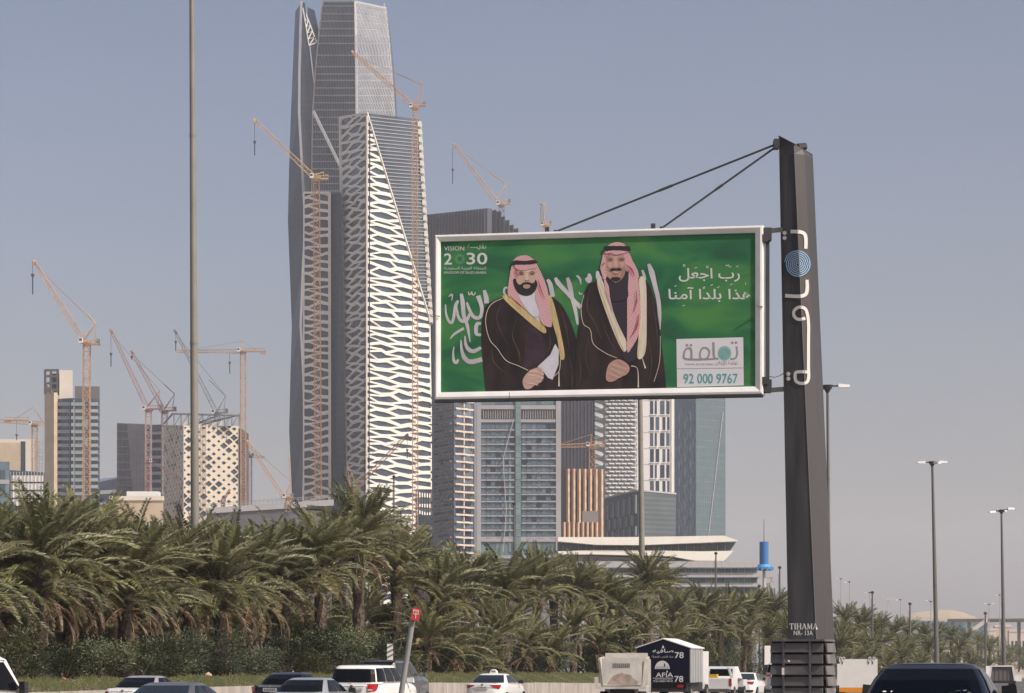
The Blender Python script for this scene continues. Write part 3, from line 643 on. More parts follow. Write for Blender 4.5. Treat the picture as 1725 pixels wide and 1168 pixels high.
for k in range(16): 
    for x0, x1 in ((810.6, 867.5), (878.5, 936.4)):
        mb = MB(); n = 6
        for j in range(n):
            a, b = ux(x0+(x1-x0)*j/n), ux(x0+(x1-x0)*(j+1)/n); f2.slab(mb, a, b, vy(726+k*12.06), vy(723.6+k*12.06), 0, .6+.25*(j % 2))
        t.part('balcony_edge', mb, hf)
f2.part(t, 'glass_shaft', ux(868.5), ux(877.5), vy(935), 1, 0, 1.2, glass_t)
for k in range(22): f2.part(t, 'transom', ux(868.4), ux(877.6), vy(940-k*12.06), vy(939.4-k*12.06), .5, 1.35, hf)
mb = MB(); 
for a, b in (((866, 705), (848, 772)), ((848, 772), (849, 800)), ((849, 800), (853, 860)), ((853, 860), (848, 930))): mb.tube(P(*a, 898.6), P(*b, 898.6), .18, None, 4)
t.part('ribbon_trim', mb, grey_l); f2.part(t, 'glass_bay', ux(849), ux(867), vy(905), vy(712), 0, .12, glass_b)
f2.grid(t, 'bay_fin', [(ux(857), ux(861))], [(vy(930), vy(762))], 0, .5, glass_t)
# --- dark tower and silver serrated tower
t = Thing('dark_serrated_tower', 'near-black tower with a jagged pale right edge beneath the billboard', 'skyscraper', G(980, 1120))
f1, f2 = box_building(t, 'body', 935, 1135, 938, 1120, 1003, 1120, 570, M('dark_panel', (.035, .038, .055), .5, var=.25, vs=.15))
f2.grid(t, 'rib', [(k/11, k/11+.02) for k in range(1, 11)], [(.1, 1)], 0, .35, M('dark_rib', (.08, .075, .085), .5))
for k in range(26):
    a = P(1002, 660+k*8, 1119); mb = MB(); mb.poly([a, a+V((3.3, -.5, -1.4 if k % 2 else .8)), a+V((3.4, .5, .6)), a+V((0, .2, 1.6))]); mb.poly([a+V((3.4, .5, .6)), a+V((3.3, -.5, -1.4 if k % 2 else .8)), a+V((4.3, 3, -.3))]); t.part('edge_panel', mb, grey_l if k % 2 else glass_t)
t = Thing('silver_scaled_tower', 'silver grey tower of small overhanging scales with a serrated right edge', 'skyscraper', G(1045, 1140))
f1, f2 = box_building(t, 'body', 1003, 1160, 1019, 1140, 1071, 1140, 560, grey_l)
f2.grid(t, 'floor_recess', [(.02, .97)], [(.305+k*.0118, .305+k*.0118+.0042) for k in range(46)], 0, .12, M('scale_dark', (.10, .11, .12), .4))
cache = {}
for k in range(46):
    for j in range(5):
        a = f2.m(.01+j*.2+(.1 if k % 2 else 0), .3115+k*.0118, 0)
        if (j, k % 2) == (4, 1): continue
        if 0 not in cache:
            mb = MB(); w_ = 2.85; mb.add([a, a+V((w_, 0, 0)), a+V((w_, 0, 1.0)), a+V((0, 0, 1.0)), a+V((w_*.3, -.75, .15)), a+V((w_*.7, -.75, .15))], [(0, 1, 5, 4), (1, 2, 5), (2, 3, 4, 5), (3, 0, 4)]); cache[0] = mb.mesh('scale', M('silver', (.50, .50, .50), .4, var=.08, vs=.5), a)
        t.piece('scale', cache[0], a)
mb = MB()
for k in range(24): a = P(1071, 660+k*9, 1140); mb.add([a, a+V((1, 1, -.4)), a+V((0, 0, -2.2)), a+V((0, 3, 0)), a+V((0, 3, -2.2))], [(0, 1, 2), (0, 3, 1), (1, 4, 2)])
t.part('serrated_edge', mb, grey_l)
# --- white window frame tower
t = Thing('white_window_tower', 'white tower with grouped tall dark windows behind the lamp post', 'tower block', G(1100, 1200))
f1, f2 = box_building(t, 'body', 1070, 1215, 1073, 1200, 1136, 1200, 560, wpan)
H0 = Zy(560, 1200)+1.3; vz = lambda y: (Zy(y, 1200)+1.3)/H0; uz = lambda x: (x-1073)/63
for k in range(9):
    y0 = 649+k*26.9
    for i, (x0, x1) in enumerate(((1095, 1100.5), (1103, 1106.5), (1112, 1119.5), (1122.5, 1128)) if k % 2 else ((1095, 1101.5), (1104.5, 1110.5), (1116, 1121), (1124, 1128))):
        f2.part(t, 'window', uz(x0), uz(x1), vz(y0+22), vz(y0), -.1, .08, glass_d if (i+k) % 3 else glass_g); f2.part(t, 'window_frame', uz(x0)-.008, uz(x1)+.008, vz(y0+23.6), vz(y0+22.6), 0, .5, wpan)
for k in range(10): f2.part(t, 'joint_band', 0, .32, vz(649+k*26.9), vz(648+k*26.9), 0, .05, grey_l)
mb = MB(); f2.slab(mb, uz(1131), uz(1132.5), .2, 1, 0, .4); t.part('corner_rail', mb, white)
# --- blue glass tower
t = Thing('blue_glass_tower', 'tall blue glass tower, rightmost of the skyline under the billboard', 'skyscraper', G(1180, 1500))
f1, f2 = box_building(t, 'body', 1130, 1520, 1172, 1490, 1222, 1504, 602, M('tower_blue', (.035, .10, .165), .3, var=.15, vs=.03))
mb = MB(); f2.slab(mb, 0, 1, 0, 1, 0, .1); t.part('right_face', mb, stripes('tower_right', (.075, .125, .15), (.13, .185, .205), 0, 1.25, .6, .3))
for k in range(12):
    for j in range(4):
        u0 = .08+j*.23; v0 = .2+k*.052+(.026 if j % 2 else 0)
        f1.part(t, 'window', u0, u0+.085, v0, v0+.03, 0, .2, M('tower_pane', (.13, .20, .25), .2, spec=1.)); f1.part(t, 'window', u0+.1, u0+.19, v0+.018, v0+.048, 0, .2, M('tower_pane_dark', (.03, .07, .12), .2, spec=1.) if (k+j) % 3 else glass_b)
mb = MB(); mb.tube(f2.m(.9, .83, .4), f2.m(.38, .4, .4), .3, None, 4); t.part('slanted_trim', mb, grey_l)
f2.grid(t, 'fin', [(.55+k*.075, .57+k*.075) for k in range(6)], [(.385, .42)], .1, .8, grey_l)
for k in range(36): f2.part(t, 'floor_line', 0, 1, .2+k*.0222, .2016+k*.0222, .1, .25, glass_t)
# --- copper fin building
cop = M('copper_fin', (.50, .33, .23), .6, var=.15, vs=.3); cod = M('copper_dark', (.11, .075, .06), .7, var=.2)
t = Thing('copper_fin_building', 'pinkish copper building of tall vertical fins', 'building', G(985, 950))
f1, f2 = box_building(t, 'body', 942, 960, 952, 950, 1018, 952, 790, cod)
for k in range(7): 
    mb = MB(); x = 953.5+k*9.4; a = G(x, 950-.1); b = P(x, 790+k*.1, 950-.1)
    mb.prism([a, a+V((.75, -.9, 0)), a+V((1.45, 0, 0))], [b, b+V((.75, -.9, 0)), b+V((1.45, 0, 0))]); t.part('fin', mb, cop)
    for j in range(6): c = P(x, 800+j*19+(k % 2)*9, 949.9); mb = MB(); mb.add([c+V((1.5, 0, 0)), c+V((.76, -.95, 0)), c+V((.76, -.95, -2)), c+V((1.5, 0, -2.6))], [(0, 1, 2, 3)]); t.part('fin_panel', mb, tan)
t = Thing('copper_annex', 'short copper finned annex at the foot of the copper building', 'building', G(975, 900))
f1, f2 = box_building(t, 'body', 946, 904, 947, 900, 1009, 900, 881, cod)
for k in range(8): x = 948+k*7.8; mb = MB(); a = G(x, 899.9); b = P(x, 880, 899.9); mb.prism([a, a+V((.5, -.7, 0)), a+V((1.1, 0, 0))], [b, b+V((.5, -.7, 0)), b+V((1.1, 0, 0))]); t.part('fin', mb, cop)
f2.part(t, 'roof_block', .55, .98, 1.0, 1.08, -6, .2, M('annex_grey', (.22, .19, .18), .7))
# --- wedge glass building
t = Thing('wedge_glass_building', 'grey green glass wedge with a sloping roof and folded panels, right of the copper building', 'building', G(1075, 1000))
f1, f2 = box_building(t, 'body', 992, 1030, 1075, 1000, 1138, 1012, 826, M('wedge_glass', (.065, .095, .115), .3, var=.2, vs=.1), (846, 826, 832))
mb = MB(); f2.slab(mb, 0, 1, 0, 1, .02, .2); t.part('right_face', mb, stripes('wedge_stripes', (.085, .11, .125), (.125, .15, .16), 2, 2., .6, .35))
for r_, (y0, y1) in enumerate(((846, 868), (869, 888), (889, 905))):
    for k in range(9):
        u = k/9+(.04 if r_ % 2 else 0); y_ = y0 if r_ else y0+(8-k)*1.6-10
        vb = (Zy(y1, 1012)+1.3)/(Zy(826, 1000)+1.3); vt_ = (Zy(y_, 1012)+1.3)/(Zy(826, 1000)+1.3)
        if u+.09 < 1: f1.part(t, 'panel', u+.01, u+.07, vb, min(vt_, .975), 0, .6, glass_d); f1.part(t, 'panel', u+.074, u+.095, vb, min(vt_, .975), 0, .9, M('wedge_light', (.22, .26, .27), .35))
mb = MB()
for p, q in ((f1.m(0, 1, .2), f1.m(1, 1, .2)), (f2.m(0, 1, .2), f2.m(1, 1, .2))): mb.tube(p, q, .5, None, 4)
t.part('roof_edge', mb, grey_l)
t = Thing('white_framed_box', 'small white framed window box against the wedge building', 'building', G(994, 960))
f1, f2 = box_building(t, 'body', 975, 962, 976, 960, 1012, 960, 857, grey_l)
f2.grid(t, 'window', [(k*.162+.04, k*.162+.14) for k in range(6)], [(.87, .975)], 0, .1, glass_d)
# --- white swept roof hall
t = Thing('swept_roof_hall', 'low hall with two sweeping white roof bands and a pointed right end', 'building', G(1090, 700))
def band(pts_t, pts_b, name, mat, d0=0, dep=14):
    mb = MB(); a = [P(x, y, 700+d0) for x, y in pts_t]; b = [P(x, y, 700+d0) for x, y in pts_b]; o = V((0, dep, 0)); n = len(a)
    for k in range(n-1): mb.hexa([b[k], b[k+1], b[k+1]+o, b[k]+o, a[k], a[k+1], a[k+1]+o, a[k]+o])
    t.part(name, mb, mat)
rw = M('roof_white', (.80, .78, .70), .5, var=.04, vs=.2)
band([(940, 905), (1050, 905), (1130, 904), (1220, 902.5), (1244, 911)], [(940, 912), (1005, 918), (1080, 918.5), (1180, 914.5), (1243.9, 911.6)], 'roof_band', rw, -4)
band([(940, 911), (1050, 911), (1130, 911), (1200, 911), (1241, 911.5)], [(940, 930), (1050, 930), (1130, 930), (1200, 930), (1229, 930)], 'glazing', glass_g, 2)
band([(940, 929), (1000, 927), (1100, 927.5), (1180, 929), (1236, 928)], [(940, 934), (1000, 934), (1130, 937), (1170, 944.5), (1220, 945)], 'lower_band', rw, -3)
band([(940, 934), (1170, 944.8)], [(940, 1122), (1170, 1122)], 'wall', grey_p, 1)
for k in range(22): band([(948+k*13, 919), (949+k*13, 919)], [(948+k*13, 930), (949+k*13, 930)], 'mullion', grey_l, 1.6, .3)
t = Thing('banded_office', 'low office with alternating grey walls and blue window bands beneath the swept roof', 'building', G(1150, 600))
f1, f2 = box_building(t, 'body', 938, 605, 940, 600, 1281, 600, 946, M('office_wall', (.44, .43, .42), .7, var=.06))
H0 = Zy(946, 600)+1.3; vo = lambda y: (Zy(y, 600)+1.3)/H0
for y0, y1 in ((958, 965), (974, 982), (990, 999)):
    f2.grid(t, 'window', frange(.02, .985, 30, .08), [(vo(y1), vo(y0))], 0, .1, [glass_b, glass_t, glass_b]); f2.part(t, 'sunshade', .01, .99, vo(y0), vo(y0-1.6), 0, .9, grey_p)
f2.grid(t, 'wall_panel', frange(0, 1, 26, .03), [(vo(956), vo(947))], 0, .1, M('office_wall'))
# --- blue water tank tower
t = Thing('blue_tank_tower', 'blue cylindrical tank mast with a flared blue collar and antenna', 'tower', G(1287, 560))
def cyl(mb, x, y0, y1, r0, r1, D, n=20, mi=0): mb.tube(P(x, y1, D), P(x, y0, D), r1*D/FPX, r0*D/FPX, n, mi)
bl_ = M('tank_blue', (.035, .16, .42), .45, var=.15, vs=.5, stretch=(1, 1, .2))
mb = MB(); cyl(mb, 1287, 913, 951, 7.6, 7.6, 560); t.part('tank', mb, bl_, smooth=40)
mb = MB(); cyl(mb, 1287, 951, 956, 9, 13, 560); cyl(mb, 1287, 956, 959, 14.5, 14.5, 560, 10); cyl(mb, 1287, 959, 961.5, 13, 8, 560); t.part('collar', mb, M('collar_blue', (.07, .27, .55), .5))
for k in range(10): a = 2*pi*k/10; c = P(1287, 958, 560); mb = MB(); mb.box(c.x+1.95*cos(a)-.25, c.x+1.95*cos(a)+.25, c.y+1.95*sin(a)-.2, c.y+1.95*sin(a)+.2, c.z-.45, c.z+.35); t.part('light_box', mb, M('collar_blue'))
mb = MB(); cyl(mb, 1287, 875, 913, .6, .9, 560, 6); t.part('antenna', mb, grey_p)
mb = MB(); cyl(mb, 1287, 961, 1122, 2.4, 3.2, 560, 12); mb.tube(P(1287, 973, 560), P(1304, 974, 560), .2, None, 4); mb.box(P(1299, 0, 560).x, P(1303, 0, 560).x, 559.5, 560.5, Zy(982, 560), Zy(972, 560)); t.part('mast', mb, M('mast_pale', (.45, .40, .38), .7))
# --- far right
t = Thing('sand_tent_roof', 'low sand coloured curved roof over glass, beyond the palms at right', 'building', G(1580, 900))
xs = [1530, 1555, 1580, 1600, 1620, 1640, 1655]; ys = [1034, 1030, 1028, 1027.5, 1031, 1038, 1046]
mb = MB(); a = [P(x, y, 900) for x, y in zip(xs, ys)]; b = [P(x, 1046, 890) for x in xs]; c = [P(x, y+2, 940) for x, y in zip(xs, ys)]
for k in range(6): mb.add([b[k], b[k+1], a[k+1], a[k]], [(0, 1, 2, 3)]); mb.add([a[k], a[k+1], c[k+1], c[k]], [(0, 1, 2, 3)])
t.part('roof', mb, M('tent_tan', (.33, .28, .22), .8, var=.1, vs=.1), smooth=50)
f = Fac(G(1525, 888), G(1662, 888), P(1662, 1046, 888), P(1525, 1038, 888)); f.part(t, 'wall', 0, 1, 0, 1, -8, 0, M('pale_wall', (.42, .40, .36), .8)); f.grid(t, 'window', frange(.02, .98, 14, .12), [(.55, .93)], 0, .2, [glass_t, glass_b])
t = Thing('overpass', 'distant concrete road bridge with a stair flight, low at the right edge', 'bridge', G(1680, 760))
f = Fac(P(1596, 1048, 800), P(1790, 1048, 760), P(1790, 1043.5, 760), P(1596, 1044, 800)); f.part(t, 'deck', 0, 1, 0, 1, -10, 0, M('bridge_conc', (.33, .30, .27), .85, var=.1)); f.part(t, 'parapet', 0, 1, 1, 1.35, -.3, .2, M('bridge_pale', (.48, .44, .40), .85))
for k in range(7): x = 1605+k*28; D = 796-k*5; mb = MB(); a, b = G(x, D+3), P(x, 1048, D+3); mb.prism([a+V((-.25, 0, 0)), a+V((.25, 0, 0)), a+V((.25, 1, 0)), a+V((-.25, 1, 0))], [b+V((-.5, 0, 0)), b+V((.5, 0, 0)), b+V((.5, 1, 0)), b+V((-.5, 1, 0))]); t.part('pier', mb, M('bridge_conc'))
mb = MB(); a, b = P(1632, 1070, 755), P(1664, 1048, 755); o = V((0, 2, 0)); h = V((0, 0, 1.4)); mb.hexa([a, b, b+o, a+o, a+h, b+h, b+h+o, a+h+o]); t.part('stair_flight', mb, M('bridge_pale'))
for i, (x, wd, y, D, m_) in enumerate(((1640, 26, 1058, 1300, 0), (1668, 20, 1060, 1200, 1), (1690, 28, 1054, 1350, 0), (1715, 30, 1062, 1150, 1), (1420, 40, 1062, 1500, 0), (1745, 30, 1057, 1250, 0))):
    t = Thing('distant_house', ['pale low house beyond the bridge piers', 'sand coloured house under the bridge deck', 'taller sand house beyond the lamp mast at right', 'pale house at the right edge of the picture', 'pale low house hidden beyond the palms', 'sand house just beyond the right edge'][i], 'house', G(x, D), 'houses beyond the bridge')
    f1, f2 = box_building(t, 'wall', x-wd*.6, D+8, x-wd*.5, D, x+wd*.5, D, y, [M('house_sand', (.46, .37, .30), .85), M('house_pale', (.50, .45, .41), .85)][m_])
    f2.grid(t, 'window', frange(.08, .92, 4, .5), [(.55, .72), (.2, .38)], 0, .1, glass_d); f2.part(t, 'parapet', -.02, 1.02, .96, 1.02, -1, .3, M('house_pale', (.50, .45, .41), .85))
# ============================================================ CRANES
def crane(label, D, mast, ytop, ybase, jib, mat, w=2.2, aframe=None, back=None, hook=None, hammer=False, cabm=None, rope=True, pend=None, mmat=None):
    """tower crane; mast = x (top, base) ; jib = ((x0,y0) foot, (x1,y1) tip); aframe = (x,y) apex; back = (x0,x1,y) counterweight deck"""
    t = Thing('tower_crane', label, 'crane', P(mast[1], ybase, D), 'tower cranes over the building sites')
    px = D/FPX
    mb = MB(); a, b = P(mast[1], ybase, D), P(mast[0], ytop, D); L = (b-a).length; lbeam(mb, a, b, w, (.165*w/2.2), max(2, int(L/w*.75))); t.part('mast', mb, mmat or mat)
    (x0, y0), (x1, y1) = jib
    mb = MB(); a, b = P(x0, y0, D-.6), P(x1, y1, D-12 if not hammer else D-3); L = (b-a).length; jw = w*.72
    lbeam(mb, a, b, jw, .11*w/2.2, int(L/jw*.6), taper=.6); 
    if not hammer: mb.tube(a+(b-a)*.96, a+(b-a)*1.02, jw*.35, None, 4)
    t.part('jib', mb, mat)
    c = P(mast[0], ytop, D); mb = MB(); mb.box(c.x-w*.75, c.x+w*.75, c.y-w*.6, c.y+w*.6, c.z-.2*w, c.z+.12*w); mb.tube(c-V((0, 0, w*.55)), c, w*.5, w*.75, 8); t.part('slewing_ring', mb, mat)
    mb = MB(); cw = w*.55; cx_ = c.x+(w*.75 if x1 > x0 else -w*.75); mb.box(cx_-cw/2, cx_+cw/2, c.y-w*.9, c.y-w*.2, c.z-.15*w, c.z+.6*w); cab = t.part('cab', mb, cabm or wpan)
    mb = MB(); mb.box(cx_-cw*.38, cx_+cw*.38, c.y-w*.92, c.y-w*.89, c.z+.12*w, c.z+.5*w); t.part('cab_window', mb, glass_d, cab)
    if back:
        xb0, xb1, yb_ = back; mb = MB(); p, q = P(xb0, yb_, D), P(xb1, yb_, D); mb.box(min(p.x, q.x), max(p.x, q.x), D-w*.4, D+w*.4, p.z-.12*w, p.z+.1*w)
        mb.path([V((p.x, D-w*.4, p.z+.5*w)), V((q.x, D-w*.4, q.z+.5*w))], .08*w, 4)
        t.part('counter_jib', mb, mat)
        e = q.x-(q.x-p.x)*.22; mb = MB(); mb.box(min(e, q.x), max(e, q.x), D-w*.35, D+w*.35, p.z-.55*w if hammer else p.z-.1*w, p.z+(.1 if hammer else .75)*w); t.part('counterweight', mb, grey_c if not hammer else mat)
    if aframe:
        ap = P(*aframe, D); mb = MB(); 
        for s in (-.4, .4):
            mb.tube(P(x0+(4 if x1 < x0 else -4)*.4, y0, D)+V((0, s*w, 0)), ap, .09*w, .07*w, 4)
            if back: mb.tube(P(back[0]+(back[1]-back[0])*.65, back[2], D)+V((0, s*w, 0)), ap, .04*w, None, 4)
        for k in (.25, .5, .75): q = P(x0, y0, D)*(1-k)+ap*k; mb.tube(q+V((0, -.4*w*(1-k), 0)), q+V((0, .4*w*(1-k), 0)), .06*w, None, 4)
        t.part('a_frame', mb, mat)
        if rope:
            mb = MB(); tip = P(x1, y1, D-11 if not hammer else D-3); mb.tube(ap, tip*(.93)+P(x0, y0, D)*.07, .045*w, None, 3)
            if pend: mb.tube(ap, P(*pend, D), .1*w, None, 3)
            t.part('pendant_rope', mb, mat)
    if hook:
        hx, hy0, hy1, hy2 = hook; a = P(hx, hy0, D-11 if not hammer else D-2); mb = MB(); mb.tube(a, P(hx, hy1, a.y), .05*w, None, 3); t.part('hoist_rope', mb, grey_c)
        mb = MB(); p = P(hx, hy1, a.y); mb.tube(p, p-V((0, 0, w*.5)), .3*w, .12*w, 6); mb.tube(p-V((0, 0, w*.4)), P(hx, hy2, a.y), .11*w, None, 4); t.part('hook_block', mb, dk)
    return t
crane('tall orange luffing crane in front of the balcony tower, jib raised to the left', 1080, (146, 146), 577, 1120, ((140, 572), (57, 441)), orange, 3.0, (161, 546), (146, 168, 580), (55, 441, 462, 496), pend=(146, 528))
crane('orange flat-top crane at the far left above the cream stone block', 1240, (58, 60), 715, 1120, ((73, 714), (-60, 706)), orange, 2.6, (56, 686), (50, 8, 708), (28, 708, 732, 742), hammer=True, rope=False)
crane('red and white luffing crane, left one of the pair above the slanted glass slab', 1300, (250, 250), 690, 1120, ((247, 685), (187, 557)), red_c, 3.0, (269, 658), (250, 274, 689), (187, 557, 595, 618), mmat=M('crane_pinkish', (.42, .30, .28), .6))
crane('red luffing crane, right one of the pair, beside the diamond building', 1310, (277, 276), 693, 1120, ((275, 690), (222, 593)), red_c, 2.8, (294, 664), (277, 297, 692), (222, 593, 600, 606), pend=(277, 648), mmat=M('crane_pinkish', (.42, .30, .28), .6))
crane('dark grey luffing crane on the roof of the diamond building, behind the lamp mast', 1230, (366, 366), 696, 720, ((364, 694), (295, 558)), grey_c, 2.6, (380, 667), (364, 384, 695), (296, 558, 575, 592), pend=(352, 640))
crane('orange hammerhead crane with a level jib beside the diamond building', 1190, (409, 411), 592, 1120, ((402, 592), (297, 592)), orange, 2.5, (408, 575), (412, 447, 592), (387, 594, 610, 630), hammer=True)
crane('orange luffing crane in front of the tallest tower, jib reaching far left', 1150, (533, 538), 300, 1120, ((526, 296), (429, 203)), yel_c, 2.9, (545, 290), (533, 553, 302), (429, 203, 238, 262), rope=False, mmat=M('mast_brown', (.26, .14, .08), .7))
crane('orange luffing crane on the tallest mast, in front of the lattice tower', 1160, (699, 699.5), 181, 1120, ((695, 178), (594, 88)), orange, 2.6, (713, 143), (697, 717, 178), None, pend=(668, 124))
crane('pale luffing crane standing on the ribbed dark tower', 1310, (845, 845), 345, 365, ((834, 338), (765, 244)), yel_c, 2.8, (853, 310), (840, 860, 343), (762.5, 250, 285, 310), pend=(829, 293), mmat=grey_c)
crane('small orange crane just above the billboard frame', 1500, (919, 921), 380, 420, ((914, 376), (912, 343)), yel_c, 3.0, (919, 343), (914, 929, 378), None, rope=True)
crane('orange crane with its jib lowered to the left, standing low beside the tallest tower', 900, (486, 487), 838, 862, ((478, 838), (417, 744)), orange, 2.0, (490, 812), (478, 494, 838), None, rope=True, pend=(487, 770))
crane('orange crane at the foot of the lattice tower, jib raised to the right', 1000, (592, 592), 818, 860, ((603, 818), (686, 733)), orange, 2.2, (585, 782), (600, 584, 818), (686, 733, 757, 772))
crane('orange crane with level jib between the hotel and the silver tower', 1050, (997, 998), 751, 790, ((994, 750), (930, 752)), orange, 2.4, (996, 732), (998, 1018, 749), None, hammer=True)
crane('red brown crane jib slanting down across the diamond building front', 1150, (249, 249), 778, 1120, ((252, 776), (306, 808)), red_c, 2.0, (247, 772), (250, 246, 778), None, rope=False, mmat=red_c)
crane('small red brown crane on the ground in front of the diamond building', 1000, (376, 376), 846, 870, ((375, 845), (387, 825)), red_c, 1.4, (374, 838), (377, 372, 846), None, rope=False)
crane('faint pale crane on the horizon right of the billboard pole', 3200, (1497, 1497), 1010, 1112, ((1495, 1011), (1432, 1012)), grey_l, 3.5, (1497, 1000), (1497, 1512, 1010), None, hammer=True)
crane('faint crane at the right edge of the picture, half out of frame', 3400, (1752, 1752), 952, 1112, ((1750, 952), (1705, 952)), grey_l, 4, (1752, 940), (1752, 1770, 952), None, hammer=True)
crane('orange crane arm low behind the diamond building side wing', 1300, (421, 421), 768, 1120, ((421, 768), (446, 771)), orange, 2.0, (421, 760), (421, 412, 768), None, hammer=True, rope=False)
# ============================================================ LAMP MASTS
pole_m = M('pole_paint', (.20, .195, .165), .6, var=.12, vs=.5); pole_d = M('pole_dark', (.11, .11, .105), .6)
lampw = M('lamp_white', (.70, .70, .70), .4); 
def mast(label, xt, yt, xb, D, w0, w1, arms, n=12, m_=None, grp='high lamp masts along the road', sz=1):
    t = Thing('street_lamp', label, 'street lamp', G(xb, D, -1.2), grp)
    px = D/FPX; mb = MB(); a = G(xb, D, -1.2); b = P(xt, yt, D); mb.tube(a, b, w1*px/2, w0*px/2, n)
    for k in (.2, .45, .7): c = a+(b-a)*k; r = (w1+(w0-w1)*k)*px/2; mb.tube(c, c+V((0, 0, .12)), r+.02, None, n)
    t.part('pole', mb, m_ or pole_m, smooth=50)
    if arms:
        mb = MB(); mb.tube(b-V((0, 0, .25*sz)), b+V((0, 0, .1*sz)), .38*sz, .5*sz, 8); mb.tube(b-V((0, 0, .6*sz)), b-V((0, 0, .25*sz)), .12*sz, .3*sz, 8); t.part('head_ring', mb, dk)
        for dx, dy, dz in arms:
            q = b+V((dx, dy, dz)); mb = MB(); mb.tube(b, q, .07*sz, None, 5); h = q; e = V((dx, dy, 0)).normalized()*.62*sz; s = V((-e.y, e.x, 0))*.42; up = V((0, 0, .17*sz)); tl = V((0, 0, dz*.25))
            br = t.part('arm', mb, dk); mb = MB(); mb.hexa([h-e*.6-s-up+tl*0, h+e-s-up+tl, h+e+s-up+tl, h-e*.6+s-up, h-e*.6-s*.8+up, h+e-s*.8+up*.4+tl, h+e+s*.8+up*.4+tl, h-e*.6+s*.8+up]); t.part('lamp_head', mb, lampw, br)
mast('tall grey lamp mast rising out of the top of the picture at left', 322, -190, 330.5, 134, 7, 17, [(1.2, 0, 0), (-1.2, 0, 0)], 14)
mast('grey green lamp mast passing behind the middle of the billboard', 1077, 560, 1084, 262, 7.5, 11.5, [(1.3, 0, .1), (-1.3, 0, .1)], 12)
mast('dark lamp mast with level white lamp heads, left one of the right hand pair', 1570.5, 779, 1579, 300, 4, 9, [(1.25, 0, .05), (-1.25, 0, .0), (.4, -.9, -.1)], 10, pole_d)
mast('dark lamp mast with tilted white lamp heads nearest the right edge', 1687, 860, 1692, 352, 3.4, 7.5, [(1.3, .2, .25), (-1.3, -.3, -.2), (.5, .8, 0), (-.5, .8, .0)], 10, pole_d)
mast('lamp mast half hidden by the dark billboard pole, its heads sticking out at right', 1394, 651, 1398, 210, 4.5, 7, [(1.3, 0, .05), (-.4, .9, .0)], 10, pole_d)
for i, (x, y, D, lb, m_) in enumerate(((1416.5, 975, 640, 'thin pale lamp post just right of the billboard pole', grey_l), (1431, 980, 560, 'thin pale lamp post with a drooping head, second right of the billboard pole', grey_l), (1465, 998, 620, 'faint pale lamp post left of a darker camera post', grey_l), 
        (1568, 1013, 560, 'small double armed lamp post before the sand coloured roof', grey_l), (1666, 1018, 640, 'small lamp post left of the rightmost lamp mast', grey_l), (1684, 1002, 700, 'faint lamp post just left of the rightmost lamp mast', grey_l), (1517, 1010, 620, 'faint bent lamp post above the palms', grey_l))):
    mast(lb, x, y, x+.5, D, 1.0, 1.7, [(.9, 0, .15), (-.9, 0, .15)] if i in (0, 3, 4) else [(-.9, 0, -.1)], 6, m_, 'small lamp posts above the palms at right', .55)
for i, (x, y, D, lb) in enumerate(((866, 845, 230, 'black camera post in front of the blue window hotel'), (663.5, 800, 190, 'black camera post in front of the lattice tower'), (1206, 929, 330, 'thin post with a camera ball in front of the banded office'), (1313.5, 953, 330, 'thin post with a camera ball left of the billboard pole'),
        (1469.5, 995, 360, 'dark camera post right of the billboard pole'), (1533, 1014, 420, 'dark camera post left of the double armed lamp'), (1660, 1030, 420, 'dark camera post before the bridge stair'), (1279, 984, 420, 'short camera post beside the blue tank mast'))):
    t = Thing('camera_post', lb, 'camera post', G(x, D, -1.2), 'camera posts among the palms'); px = D/FPX
    mb = MB(); mb.tube(G(x+.6, D, -1.2), P(x, y+6, D), 1.7*px, 1.3*px, 8); mb.tube(P(x-2.2, y+14, D), P(x-2.2, y+80, D), .4*px, None, 4); t.part('pole', mb, pole_d)
    mb = MB(); c = P(x, y+3.5, D); mb.tube(c-V((0, 0, 2.2*px)), c, 1.6*px, 3.4*px, 8); mb.tube(c, c+V((0, 0, 2.6*px)), 3.4*px, 1.6*px, 8); t.part('camera_dome', mb, dk)
# ============================================================ PALMS
def frond_mesh(name, mats, L, rise, droop, nl, ll, seed, sparse=0, vee=.75):
    """date palm frond along +x from the origin: rachis bends from `rise` down by `droop`, leaflets in a V"""
    r = random.Random(seed); mb = MB(); n = 12; pts = []; x = z = 0; 
    for k in range(n+1):
        pts.append(V((x, 0, z))); a = rise-droop*(k/n)**1.3; x += cos(a)*L/n; z += sin(a)*L/n
    for k in range(n): 
        w0 = .045*(1-k/n)+.008; w1 = .045*(1-(k+1)/n)+.008; mb.tube(pts[k], pts[k+1], w0, w1, 3, 1, cap=False)
    for i in range(nl):
        t = .10+.90*(i+.5)/nl; k = min(n-1, int(t*n)); f = t*n-k; p = pts[k]*(1-f)+pts[k+1]*f; d = (pts[k+1]-pts[k]).normalized(); up = V((-d.z, 0, d.x))
        env = min(1, .35+t*3)*(1 if t < .6 else 1-(t-.6)*1.3); l = ll*env
        for s in (-1, 1):
            if r.random() < sparse: continue
            fw = .45+.5*t+r.uniform(-.12, .12); sd = V((0, s, 0)); dirn = (d*fw+sd*r.uniform(.8, 1.1)+up*(vee*r.uniform(.1, .75))).normalized(); lw = l*r.uniform(.8, 1.1)
            mid = p+dirn*lw*.55; tip = p+dirn*lw+V((0, 0, -lw*r.uniform(.05, .3))); wv = dirn.cross(V((0, 0, 1))).normalized()*.5+d*.6; wv = wv*.034
            mb.add([p, mid-wv, tip, mid+wv], [(0, 1, 2), (0, 2, 3)], 0)
    return mb.mesh(name, mats)
pg1 = leafmat('frond_green', (.034, .046, .018), (.215, .225, .10), .3); pg2 = leafmat('frond_grey', (.050, .056, .032), (.285, .28, .17), .3)
